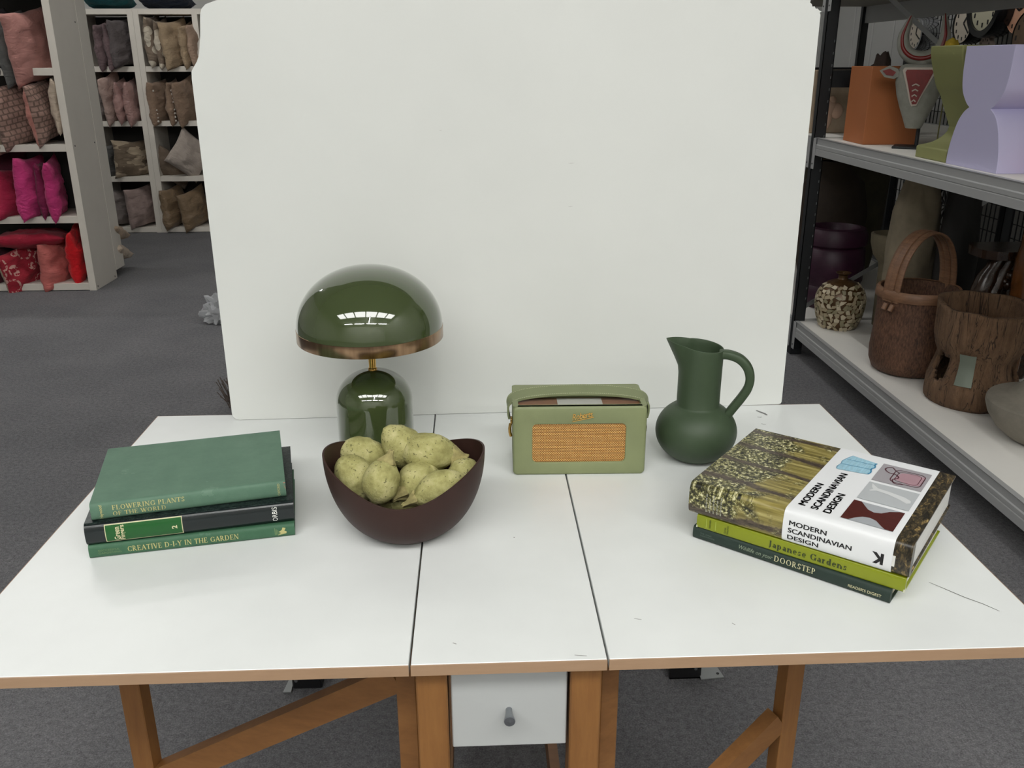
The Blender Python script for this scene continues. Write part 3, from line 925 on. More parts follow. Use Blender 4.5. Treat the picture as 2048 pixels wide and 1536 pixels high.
# smooth dark wrap over the spine
m = MB(); vs = []; fs = []
NZ = 20
for i in range(NZ + 1):
    v = 0.0001 + (0.0368 - 0.0002) * i / NZ
    y = sp2(0, v)[1] + 0.0002
    vs += [(0.0002, y, v), (0.3198, y, v)]
    if i: fs.append((2 * i - 2, 2 * i - 1, 2 * i + 1, 2 * i))
m.add(vs, fs); m.build('spine_wrap', DK2, b2, True, 180)
def spine_rect(u0, u1, v0, v1, sp, name, mat, parent, lift=0.0):
    m = MB(); vs = []; fs = []; k = 8
    for i in range(k + 1):
        v = v0 + (v1 - v0) * i / k
        a = sp(u0, v); b_ = sp(u1, v)
        vs += [(a[0], a[1] - lift, a[2]), (b_[0], b_[1] - lift, b_[2])]
        if i: fs.append((2 * i - 2, 2 * i - 1, 2 * i + 1, 2 * i))
    m.add(vs, fs)
    return m.build(name, mat, parent, True, 180)
spine_rect(0.0295, 0.1455, 0.0032, 0.0338, sp2, 'label_border', FOILP, b2)
spine_rect(0.0308, 0.1442, 0.0045, 0.0325, sp2, 'label', M('label_green', (18, 84, 30), 0.25), b2, 0.0003)
lift2 = lambda u, v: (sp2(u, v)[0], sp2(u, v)[1] - 0.0007, sp2(u, v)[2])
place_text(fit_up(sans('Green', 1, 0.02), 0.0425, 0.0515, 0.0065, 0.0290), lift2, 'title_lettering', FOILP, b2)
place_text(fit_up(sans('Fingers', 1, 0.02), 0.0510, 0.0605, 0.0065, 0.0312), lift2, 'title_lettering', FOILP, b2)
place_text(fit_up(sans('2', 1, 0.03), 0.1290, 0.1372, 0.0145, 0.0205), lift2, 'volume_number', FOILP, b2)
place_text(fit_up(sans('ORBIS', 1, 0.0), 0.2850, 0.2930, 0.0055, 0.0310), sp2, 'publisher_lettering', INKW, b2)

b3, sp3 = book('hardback_book', 'worn faded green hardback on top of the left stack, FLOWERING PLANTS OF THE WORLD', (-0.647, 0.304, T + 0.0606), 13.6, 0.299, 0.221, 0.0295, CL3, bulge=0.003, group=G1)
place_text(fit(serif('FLOWERING PLANTS', 1, 1.15), 0.0322, 0.1402, 0.0160, 0.0240), sp3, 'title_lettering', FOIL, b3)
place_text(fit(serif('OF THE WORLD', 1, 1.15), 0.0322, 0.1108, 0.0058, 0.0132), sp3, 'title_lettering', FOIL, b3)
place_text(fit_up(sans('Heywood', 1, 0.01, 0.2), 0.0125, 0.0190, 0.0030, 0.0262), sp3, 'author_lettering', FOIL, b3)
place_text(fit_up(sans('OXFORD', 1, 0.0), 0.2855, 0.2895, 0.0045, 0.0258), sp3, 'publisher_lettering', FOIL, b3)
flat_poly([(0.2955, 0.0272), (0.2985, 0.0272), (0.2985, 0.0150), (0.2965, 0.0205)], sp3, 'torn_patch', M('torn_board', (166, 120, 100), 0.9), b3)

G2 = 'books stacked on the right leaf'
DKG = cloth('bottle_green_cloth', (24, 42, 34), (32, 50, 42), (44, 62, 54))
r1, s1 = book('hardback_book', 'dark bottle green hardback at the bottom of the right stack, Wildlife on your DOORSTEP', (0.317, 0.313, T), -40.5, 0.314, 0.222, 0.0226, DKG, group=G2)
place_text(fit(serif('DOORSTEP', 1, 1.1), 0.1396, 0.2040, 0.0082, 0.0178), s1, 'title_lettering', FOILP, r1)
place_text(fit(sans('Wildlife on your', 1, -0.006, 0.3), 0.0812, 0.1372, 0.0070, 0.0162), s1, 'title_lettering', M('green_grey_ink', (150, 164, 140), 0.5), r1)
place_text(fit(sans("READER'S DIGEST", 1, 0.012), 0.2542, 0.3022, 0.0068, 0.0116), s1, 'publisher_lettering', FOILP, r1)
place_text(fit(sans('THE LIVING', 1), 0.0135, 0.0335, 0.0125, 0.0150), s1, 'series_lettering', M('faint_ink', (92, 108, 98), 0.6), r1)
place_text(fit(sans('COUNTRYSIDE', 1), 0.0135, 0.0390, 0.0085, 0.0110), s1, 'series_lettering', MATS['faint_ink'], r1)

LIME = M('lime_cover', (132, 142, 16), 0.35, var=0.08, vscale=12)
r2, s2 = book('hardback_book', 'lime green book in the middle of the right stack, Japanese Gardens', (0.320, 0.307, T + 0.0230), -39.2, 0.324, 0.215, 0.0228, LIME, PAGEW, bulge=0.0015, s=0.002, nexp=5, group=G2)
OLIVE = M('dark_olive_ink', (44, 56, 20), 0.5)
place_text(fit(serif('Japanese Gardens', 1, 1.5), 0.1222, 0.2412, 0.0028, 0.0172), s2, 'title_lettering', OLIVE, r2)
place_text(fit_up(sans('TASCHEN', 1, 0.01), 0.0218, 0.0248, 0.004, 0.0195), s2, 'publisher_lettering', OLIVE, r2)
for i in range(2):
    place_text(fit_up(sans(('Gunter', 'Nitschke')[i], 1, 0), 0.0475 + i * 0.0045, 0.0505 + i * 0.0045, 0.004, 0.0150 + i * .004), s2, 'author_lettering', OLIVE, r2)
fr = MB()
for a in ((0.0165, 0.0172, 0.004, 0.020), (0.0325, 0.0332, 0.004, 0.020)):
    k0, k1 = s2(a[0], a[2]), s2(a[1], a[3])
    fr.add([s2(a[0], a[2]), s2(a[1], a[2]), s2(a[1], a[3]), s2(a[0], a[3])], [(0, 1, 2, 3)])
fr.build('frame_lines', M('lime_line', (176, 190, 96), 0.5), r2)
MB().box(-0.0003, 0.0015, -0.0019, 0.006, 0.0, 0.004).build('worn_corner', M('worn_paper', (206, 206, 186), 0.9), r2)
MB().box(0.3225, 0.3243, -0.0019, 0.005, 0.0, 0.005).build('worn_corner', MATS['worn_paper'], r2)

# big art book with printed forest cover and a white paper band
def forest():
    t = NT('forest_print')
    v = t.coord()
    sx = t.n('ShaderNodeSeparateXYZ'); t.l(v, sx.inputs[0])
    x = sx.outputs[0]
    yz = t.math('SUBTRACT', sx.outputs[1], sx.outputs[2])        # runs over the cover and on down the spine
    cb = t.n('ShaderNodeCombineXYZ'); t.l(x, cb.inputs[0]); t.l(yz, cb.inputs[1])
    p = cb.outputs[0]
    leaf = t.noise(p, 150, 4, 0.8)
    patch = t.noise(p, 16, 4, 0.65)
    wob = t.noise(p, 7, 2, 0.5)
    shade_ = t.noise(p, 30, 3, 0.6)
    streak = t.noise(t.mapping(p, (7, 110, 1)), 1.0, 3, 0.65)
    mist = t.ramp(streak, [(0.25, rgb(70, 62, 30)), (0.5, rgb(138, 126, 66)), (0.75, rgb(204, 192, 128))])
    leaves = t.ramp(leaf, [(0.40, rgb(20, 20, 13)), (0.48, rgb(66, 66, 36)), (0.54, rgb(142, 138, 78)), (0.61, rgb(232, 228, 188))])
    leaves = t.mix(t.ramp(shade_, [(0.36, (0.7, 0.7, 0.7, 1)), (0.52, (0, 0, 0, 1))]), leaves, rgb(30, 28, 18))
    haze = t.ramp(x, [(0.05, (0, 0, 0, 1)), (0.12, (1, 1, 1, 1)), (0.20, (1, 1, 1, 1)), (0.26, (0, 0, 0, 1))])
    fl = t.ramp(t.math('ADD', t.math('MULTIPLY', haze, 0.42), t.math('MULTIPLY', patch, 0.95)), [(0.74, (0, 0, 0, 1)), (0.84, (1, 1, 1, 1))])
    c = t.mix(fl, leaves, mist)
    # trunks: dark bars running along the spine direction
    ww = t.math('ADD', t.math('MULTIPLY', t.math('SUBTRACT', wob, 0.5), 0.05), t.math('ADD', yz, t.math('MULTIPLY', x, 0.06)))
    band = t.math('PINGPONG', t.math('ADD', ww, 0.512), 0.036)
    edge_ = t.math('ADD', band, t.math('MULTIPLY', t.math('SUBTRACT', leaf, 0.5), 0.012))
    tr = t.ramp(edge_, [(0.0070, (1, 1, 1, 1)), (0.0082, (0, 0, 0, 1))])
    bark = t.ramp(t.noise(t.mapping(p, (60, 300, 1)), 1.0, 3, 0.7), [(0.3, rgb(26, 20, 15)), (0.7, rgb(98, 84, 70))])
    gate_ = t.ramp(patch, [(0.30, (0.3, 0.3, 0.3, 1)), (0.45, (1, 1, 1, 1))])
    c = t.mix(t.math('MULTIPLY', tr, gate_), c, bark)
    # forest floor at the far end
    gr = t.noise(t.mapping(p, (130, 60, 1)), 1.0, 5, 0.75, 1.2)
    floor_ = t.ramp(gr, [(0.42, rgb(26, 24, 16)), (0.55, rgb(72, 62, 42)), (0.64, rgb(146, 122, 74)), (0.72, rgb(214, 196, 130))])
    fx = t.math('GREATER_THAN', x, 0.30)
    t.l(t.mix(fx, c, floor_), t.b.inputs['Base Color'])
    t.b.inputs['Roughness'].default_value = 0.32
    return t.m
BT = 0.056
r3, s3 = book('art_book', 'thick art book on the right stack, forest photo cover under a white band', (0.307, 0.314, T + 0.0461), -38.8, 0.341, 0.272, BT, forest(), PAGEW, bulge=0.004, s=0.010, nexp=3.2, brd=0.003, group=G2)
WB = M('white_band_paper', (232, 234, 235), 0.35)
m = MB(); vs = []; fs = []
prof = [s3(0, BT * i / 40)[1:] for i in range(41)]
prof = [(y - 0.0002, z) for y, z in prof]
prof = [(0.268, -0.0004 + 0.0001)] + prof + [(0.272, BT + 0.0006), (0.2726, BT - 0.001), (0.2726, 0.001)]
prof = [(y, z + (0.0005 if z > BT * 0.97 else (0.0 if z > BT * 0.03 else 0.0))) for y, z in prof]
for y, z in prof:
    vs += [(0.1560, y, max(z, 0.0001)), (0.3165, y, max(z, 0.0001))]
for i in range(1, len(prof)):
    fs.append((2 * i - 2, 2 * i - 1, 2 * i + 1, 2 * i))
m.add(vs, fs)
band = m.build('paper_band', WB, r3, True, 40)
s3b = lambda u, v: (s3(u, v)[0], s3(u, v)[1] - 0.0006, s3(u, v)[2])
ZT = BT + 0.0016
s3t = lambda u, v: (u, v, ZT)
def heavy(vf, d):
    vs, fs = vf; V = []; F = []
    for dx, dy in ((-d, -d * .6), (d, -d * .6), (-d, d * .6), (d, d * .6)):
        k = len(V); V += [(x + dx, y + dy) for x, y in vs]; F += [tuple(i + k for i in f) for f in fs]
    return V, F
def lines(txt, u0, u1, v0, v1, name, mat, parent, fn):
    return place_text(fit(heavy(sans(txt, 1), 0.026), u0, u1, v0, v1), fn, name, mat, parent)
lines('MODERN', 0.1655, 0.2222, 0.0322, 0.0402, 'title_lettering', INKK, r3, s3b)
lines('SCANDINAVIAN', 0.1648, 0.2600, 0.0198, 0.0278, 'title_lettering', INKK, r3, s3b)
lines('DESIGN', 0.1646, 0.2122, 0.0080, 0.0158, 'title_lettering', INKK, r3, s3b)
kv, kf = fit(sans('K', 1, 0.05), 0.2885, 0.3050, 0.0115, 0.0300)
place_text(([(0.2885 + 0.3050 - x, 0.0115 + 0.0300 - y) for x, y in kv], kf), s3b, 'publisher_mark', INKK, r3)
for i in range(5):
    u = 0.030 + i * 0.0062
    for k in range(5 - i % 2):
        v = 0.012 + k * 0.0068
        flat_poly([(u, v), (u + 0.0022, v), (u + 0.0022, v + 0.0052), (u, v + 0.0052)], s3b, 'small_print', M('print_grey', (150, 150, 134), 0.6), r3)
spine_rect(0.3166, 0.3205, 0.015, 0.0325, s3b, 'white_mark', INKW, r3)
# printed pictures on the band
def up_text(txt, u0, u1, v0, v1):
    place_text(fit_up(heavy(sans(txt, 1), 0.026), u0, u1, v0, v1), s3t, 'title_lettering', INKK, r3)
up_text('MODERN', 0.1672, 0.1785, 0.0215, 0.1115)
up_text('SCANDINAVIAN', 0.1866, 0.1982, 0.0190, 0.1705)
up_text('DESIGN', 0.2058, 0.2175, 0.0185, 0.0945)
def pic(u0, u1, v0, v1, c, name='picture'):
    return flat_poly([(u0, v0), (u1, v0), (u1, v1), (u0, v1)], s3t, name, c, r3)
s3u = lambda u, v: (u, v, ZT + 0.0002)
s3v = lambda u, v: (u, v, ZT + 0.0004)
pic(0.2338, 0.3095, 0.1735, 0.2485, M('pic_mauve_grey', (160, 156, 160), 0.35))
pic(0.2338, 0.3100, 0.0953, 0.1650, M('pic_pale_grey', (184, 188, 190), 0.35))
pic(0.2328, 0.3075, 0.0168, 0.0860, M('pic_silver', (168, 172, 176), 0.35))
RED = M('pic_rosewood', (84, 30, 24), 0.35, var=0.35, vscale=60, vmap=(1, 6, 1))
A = arc(0.2700, 0.086, 0.016, 0.026, 180, 360, 8)
flat_poly([(0.2328, 0.0168), (0.2328, 0.0860), (0.2440, 0.0860), (0.2510, 0.0760), (0.2590, 0.0650), (0.2690, 0.0600), (0.2790, 0.0640), (0.2880, 0.0760), (0.3000, 0.0840), (0.3075, 0.0850), (0.3075, 0.0168), (0.2960, 0.0168), (0.2880, 0.0250), (0.2790, 0.0360), (0.2690, 0.0400), (0.2590, 0.0370), (0.2500, 0.0270), (0.2440, 0.0168)], s3u, 'picture', RED, r3)
VASE = M('pic_white', (214, 216, 216), 0.35)
flat_poly([(0.2395, 0.1600), (0.2420, 0.1480), (0.2460, 0.1400), (0.2420, 0.1330), (0.2440, 0.1310), (0.2520, 0.1370), (0.2700, 0.1340), (0.2900, 0.1250), (0.3010, 0.1180), (0.3060, 0.1230), (0.3045, 0.1310), (0.2940, 0.1380), (0.2700, 0.1440), (0.2520, 0.1465), (0.2450, 0.1540)], s3u, 'picture', VASE, r3)
def stroke(pts, w, mat):
    m = MB(); vs = []; fs = []
    pts = [Vector(p) for p in pts]
    for i, p in enumerate(pts):
        t = (pts[min(i + 1, len(pts) - 1)] - pts[max(i - 1, 0)]).normalized()
        n_ = Vector((-t.y, t.x)) * w / 2
        vs += [s3v(*(p + n_)), s3v(*(p - n_))]
        if i: fs.append((2 * i - 2, 2 * i - 1, 2 * i + 1, 2 * i))
    m.add(vs, fs); m.build('picture', mat, r3)
WINE = M('pic_wine', (84, 40, 50), 0.35)
flat_poly([(0.262, 0.197), (0.290, 0.186), (0.302, 0.192), (0.303, 0.228), (0.290, 0.234), (0.268, 0.226)], s3u, 'picture', M('pic_pale_wine', (172, 138, 146), 0.35), r3)
stroke(roundrect(0.258, 0.304, 0.184, 0.236, 0.010, 4) + [(0.294, 0.184)], 0.0016, WINE)
stroke(roundrect(0.264, 0.299, 0.190, 0.231, 0.008, 4) + [(0.291, 0.190)], 0.0010, WINE)
stroke(spline([(0.244, 0.236), (0.242, 0.226), (0.250, 0.216), (0.262, 0.214), (0.268, 0.204), (0.262, 0.192), (0.268, 0.180), (0.280, 0.182)], 6), 0.0020, WINE)
stroke(spline([(0.244, 0.236), (0.250, 0.240), (0.256, 0.232), (0.266, 0.222)], 6), 0.0016, WINE)
BLU = M('pic_pale_blue', (168, 212, 230), 0.3, var=0.25, vscale=50, vmap=(6, 1, 1)); BL2 = M('pic_blue', (44, 128, 170), 0.3)
flat_poly(spline([(0.1790, 0.2380), (0.1830, 0.2490), (0.1900, 0.2480), (0.2000, 0.2460), (0.2200, 0.2420), (0.2255, 0.2400), (0.2245, 0.2330), (0.2265, 0.2230), (0.2235, 0.2130), (0.2260, 0.2000), (0.2235, 0.1900), (0.2050, 0.1860), (0.1850, 0.1830), (0.1755, 0.1830), (0.1735, 0.1930), (0.1755, 0.2060), (0.1740, 0.2180), (0.1765, 0.2290), (0.1790, 0.2380)], 4)[:-1], s3u, 'picture', BLU, r3)
stroke([(0.1775, 0.206), (0.200, 0.2085), (0.2240, 0.211)], 0.0012, BL2)
stroke([(0.1785, 0.229), (0.200, 0.2300), (0.2245, 0.231)], 0.0012, BL2)
stroke(spline([(0.2255, 0.2400), (0.2235, 0.2330), (0.2262, 0.2230), (0.2230, 0.2130), (0.2258, 0.2000), (0.2235, 0.1900)], 5), 0.0022, BL2)
stroke(spline([(0.1755, 0.1830), (0.1735, 0.1930), (0.1755, 0.2060), (0.1740, 0.2180), (0.1765, 0.2290), (0.1790, 0.2380), (0.1830, 0.2490)], 5), 0.0008, BL2)
# ------------------------------------------------------------------ bookcases
WHITEP = M('white_melamine', (217, 211, 201), 0.5, var=0.05, vscale=5)
BACKP = M('bookcase_back', (52, 50, 48), 0.8)
def bookcase(name, label, x0, x1, y0, y1, levels, zb=0.0, th=0.048, dividers=(), back=True, ztop=None, back_front=False):
    t = thing(name, label, 'bookcase', (x0, y0, 0))
    w, d = x1 - x0, y1 - y0
    zt = levels[-1]
    for a in (0, w - th):
        MB().box(a, a + th, 0, d, zb, zt, 0.0015).build('side_panel', WHITEP, t)
    for dx in dividers:
        MB().box(dx - x0, dx - x0 + th, 0.002, d, zb, zt, 0.0015).build('divider', WHITEP, t)
    for z in levels:
        MB().box(th + 0.0002, w - th - 0.0002, 0.003, d - 0.002, z - 0.046, z, 0.0015).build('shelf', WHITEP, t)
    if back:
        MB().box(th, w - th, (d - 0.012) if not back_front else 0.0, d - 0.002 if not back_front else 0.01, zb + 0.05, zt - 0.05).build('back_panel', BACKP, t)
    return t
LV = [0.050, 0.512, 0.982, 1.456, 1.926, 2.40]
near_case = bookcase('bookcase', 'white bookcase at the left edge, cushions sorted from grey pink down to red', -3.66, -2.663, 5.165, 5.550, LV)
LV2 = [0.050, 0.513, 0.998, 1.458, 1.924]
bookcase('bookcase', 'far white bookcase whose cells hold plum, pink satin and mauve cushions', -3.92, -2.939, 7.41, 7.80, LV2, dividers=(-3.45,))
bookcase('bookcase', 'far white bookcase with tan and taupe cushions, half hidden by the backdrop board', -2.938, -1.96, 7.41, 7.80, LV2, dividers=(-2.44,))
bookcase('bookcase', 'shallow white bookcase backing onto the near one, facing away', -3.66, -2.662, 5.555, 5.714, [0.106, 0.56, 1.02, 1.48, 1.93, 2.4], zb=0.058, back_front=True)
MB_ = MB().box(-3.6, -2.72, 5.57, 5.70, 0.0, 0.058)
pl = MB_.build('bookcase_plinth', BACKP); tag(pl, 'dark recessed plinth under the shallow bookcase that faces away', 'plinth')
for y_, z_ in ((0.347, 1.741), (0.033, 0.97), (0.354, 0.966), (0.342, 0.022), (0.030, 0.024)):
    MB().lathe([(0, 0), (0.006, 0), (0.006, 0.001), (0, 0.001)], 10, mx=Matrix.Translation((-2.663 + 3.66, y_, z_)) @ Matrix.Rotation(math.radians(90), 4, 'Y')).build('screw_hole', BACKP, near_case)
# ------------------------------------------------------------------ cushions
def fabric(name, c, rough=0.85, sheen=0.08, wr=0.5, kind=None, c2=None):
    t = NT('fabric_' + name)
    v = t.coord()
    b = t.b
    b.inputs['Roughness'].default_value = rough
    if sheen:
        b.inputs['Sheen Weight'].default_value = sheen
    f = t.noise(v, 14, 4, 0.6)
    base = rgb(*c); dk = tuple(x * 0.78 for x in base[:3]) + (1,)
    cc = t.ramp(f, [(0.3, dk), (0.7, base)])
    hgt = t.noise(t.mapping(v, (7, 7, 16)), 1.6, 4, 0.55, 0.8)
    if kind == 'brick':
        sx = t.n('ShaderNodeSeparateXYZ'); t.l(v, sx.inputs[0])
        cb = t.n('ShaderNodeCombineXYZ'); t.l(sx.outputs[0], cb.inputs[0]); t.l(sx.outputs[2], cb.inputs[1])
        br = t.n('ShaderNodeTexBrick'); br.offset = 0.5
        br.inputs['Scale'].default_value = 1; br.inputs['Brick Width'].default_value = 0.036; br.inputs['Row Height'].default_value = 0.034
        br.inputs['Mortar Size'].default_value = 0.0048; br.inputs['Mortar Smooth'].default_value = 0.2
        t.l(cb.outputs[0], br.inputs['Vector'])
        cc = t.mix(br.outputs['Fac'], cc, rgb(*c2))
    elif kind == 'petal':
        vo = t.n('ShaderNodeTexVoronoi'); vo.inputs['Scale'].default_value = 9
        t.l(v, vo.inputs['Vector'])
        cc = t.mix(t.math('LESS_THAN', vo.outputs['Distance'], 0.34), cc, rgb(*c2))
    elif kind == 'lace':
        wv = t.n('ShaderNodeTexVoronoi'); wv.inputs['Scale'].default_value = 9; t.l(v, wv.inputs['Vector'])
        r_ = t.math('LESS_THAN', t.math('ABSOLUTE', t.math('SUBTRACT', wv.outputs['Distance'], 0.42)), 0.06)
        cc = t.mix(t.math('MULTIPLY', r_, t.math('GREATER_THAN', t.noise(v, 60, 2, .5), 0.48)), cc, rgb(*c2))
    elif kind == 'leaf':
        wv = t.noise(t.mapping(v, (5, 5, 14), (0, 0.6, 0)), 1.2, 2, 0.5, 0.5)
        cc = t.mix(t.math('GREATER_THAN', wv, 0.52), cc, rgb(*c2))
    t.l(cc, b.inputs['Base Color'])
    t.bump(hgt, wr, 0.03)
    return t.m
FAB = {
 'dusty_pink': fabric('dusty_pink', (176, 124, 116)), 'slate': fabric('slate', (96, 96, 94)), 'aubergine': fabric('aubergine', (62, 48, 62)),
 'brick_weave': fabric('brick_weave', (164, 132, 120), kind='brick', c2=(112, 90, 80)), 'rose': fabric('rose', (196, 132, 120)), 'cream': fabric('cream', (206, 188, 168)),
 'beige': fabric('beige', (176, 154, 132)), 'crimson': fabric('crimson', (168, 24, 66)), 'magenta': fabric('magenta', (196, 50, 118)), 'plum_red': fabric('plum_red', (120, 14, 66)),
 'dark_wine': fabric('dark_wine', (86, 24, 44)), 'wine_red': fabric('wine_red', (160, 14, 48)), 'lace_red': fabric('lace_red', (164, 28, 48), kind='lace', c2=(208, 160, 150)),
 'salmon': fabric('salmon', (196, 106, 100)), 'red': fabric('red', (224, 8, 26)), 'plum_grey': fabric('plum_grey', (112, 92, 94)), 'charcoal': fabric('charcoal', (88, 80, 80)),
 'petal': fabric('petal', (128, 112, 96), kind='petal', c2=(196, 186, 168)), 'tan': fabric('tan', (166, 144, 116)), 'pinkish_tan': fabric('pinkish_tan', (172, 146, 126)),
 'mauve_grey': fabric('mauve_grey', (134, 124, 120)), 'pale_pink': fabric('pale_pink', (186, 160, 150)), 'pink_satin': fabric('pink_satin', (168, 132, 126), 0.4, 0.1),
 'taupe': fabric('taupe', (140, 116, 96)), 'leaf_stripe': fabric('leaf_stripe', (118, 102, 84), kind='leaf', c2=(164, 148, 126)), 'dark_taupe': fabric('dark_taupe', (120, 104, 88)),
 'light_grey': fabric('light_grey', (178, 166, 156)), 'mauve': fabric('mauve', (158, 138, 132)), 'khaki': fabric('khaki', (136, 114, 88), 0.42, 0.1), 'teal': fabric('teal', (14, 104, 112)), 'navy': fabric('navy', (22, 40, 66)),
}
def cushion_mesh(w, h, t, seed):
    N = 22
    rr = random.Random(seed); of = Vector((rr.uniform(0, 99), rr.uniform(0, 99), rr.uniform(0, 99)))
    vs = []; idx = {}; fs = []; mi = []
    for sd in (-1, 1):
        for j in range(N + 1):
            for i in range(N + 1):
                u = -1 + 2 * i / N; v = -1 + 2 * j / N
                rim = i in (0, N) or j in (0, N)
                if sd == 1 and rim:
                    idx[(sd, i, j)] = idx[(-1, i, j)]
                    continue
                x = w / 2 * u * (1 - 0.085 * (1 - v * v) * abs(u) ** 2)
                z = h / 2 * v * (1 - 0.085 * (1 - u * u) * abs(v) ** 2)
                p = (max(0, (1 - u * u)) * max(0, (1 - v * v))) ** 0.42
                y = sd * t / 2 * p
                nz = noise.noise(Vector((x * 9, sd * 3, z * 14)) + of) * 0.020 * p ** 0.5 + noise.noise(Vector((x * 22, sd * 7, z * 40)) + of) * 0.008 * (0.3 + p)
                q = Vector((x + noise.noise(Vector((z * 9, 0, 3)) + of) * 0.010, y + sd * nz * (0 if rim else 1), z + noise.noise(Vector((x * 9, 5, 0)) + of) * 0.010))
                # sag of the stuffing towards the bottom
                if sd: q.y *= 1 + 0.18 * (-v)
                idx[(sd, i, j)] = len(vs); vs.append(q)
        for j in range(N):
            for i in range(N):
                f = [idx[(sd, i, j)], idx[(sd, i + 1, j)], idx[(sd, i + 1, j + 1)], idx[(sd, i, j + 1)]]
                fs.append(f if sd == -1 else f[::-1]); mi.append(0 if sd == -1 else 1)
    return vs, fs, mi
def cushion(loc, yaw, roll, pitch, w, h, t, fa, fb, label, seed, group):
    vs, fs, mi = cushion_mesh(w, h, t, seed)
    m = MB(); m.v = [tuple(v) for v in vs]; m.f = [tuple(f) for f in fs]; m.mi = mi
    o = m.build('cushion', [FAB[fa], FAB[fb]], None, True, 180)
    o.location = loc
    if pitch < 60:      # stand more edge-on to the front of the case
        yaw += 27 if loc[1] < 6 else 20
    o.rotation_euler = (Matrix.Rotation(math.radians(yaw), 3, 'Z') @ Matrix.Rotation(math.radians(roll), 3, 'Y') @ Matrix.Rotation(math.radians(pitch), 3, 'X')).to_euler()
    tag(o, label, 'cushion', group)
    return o
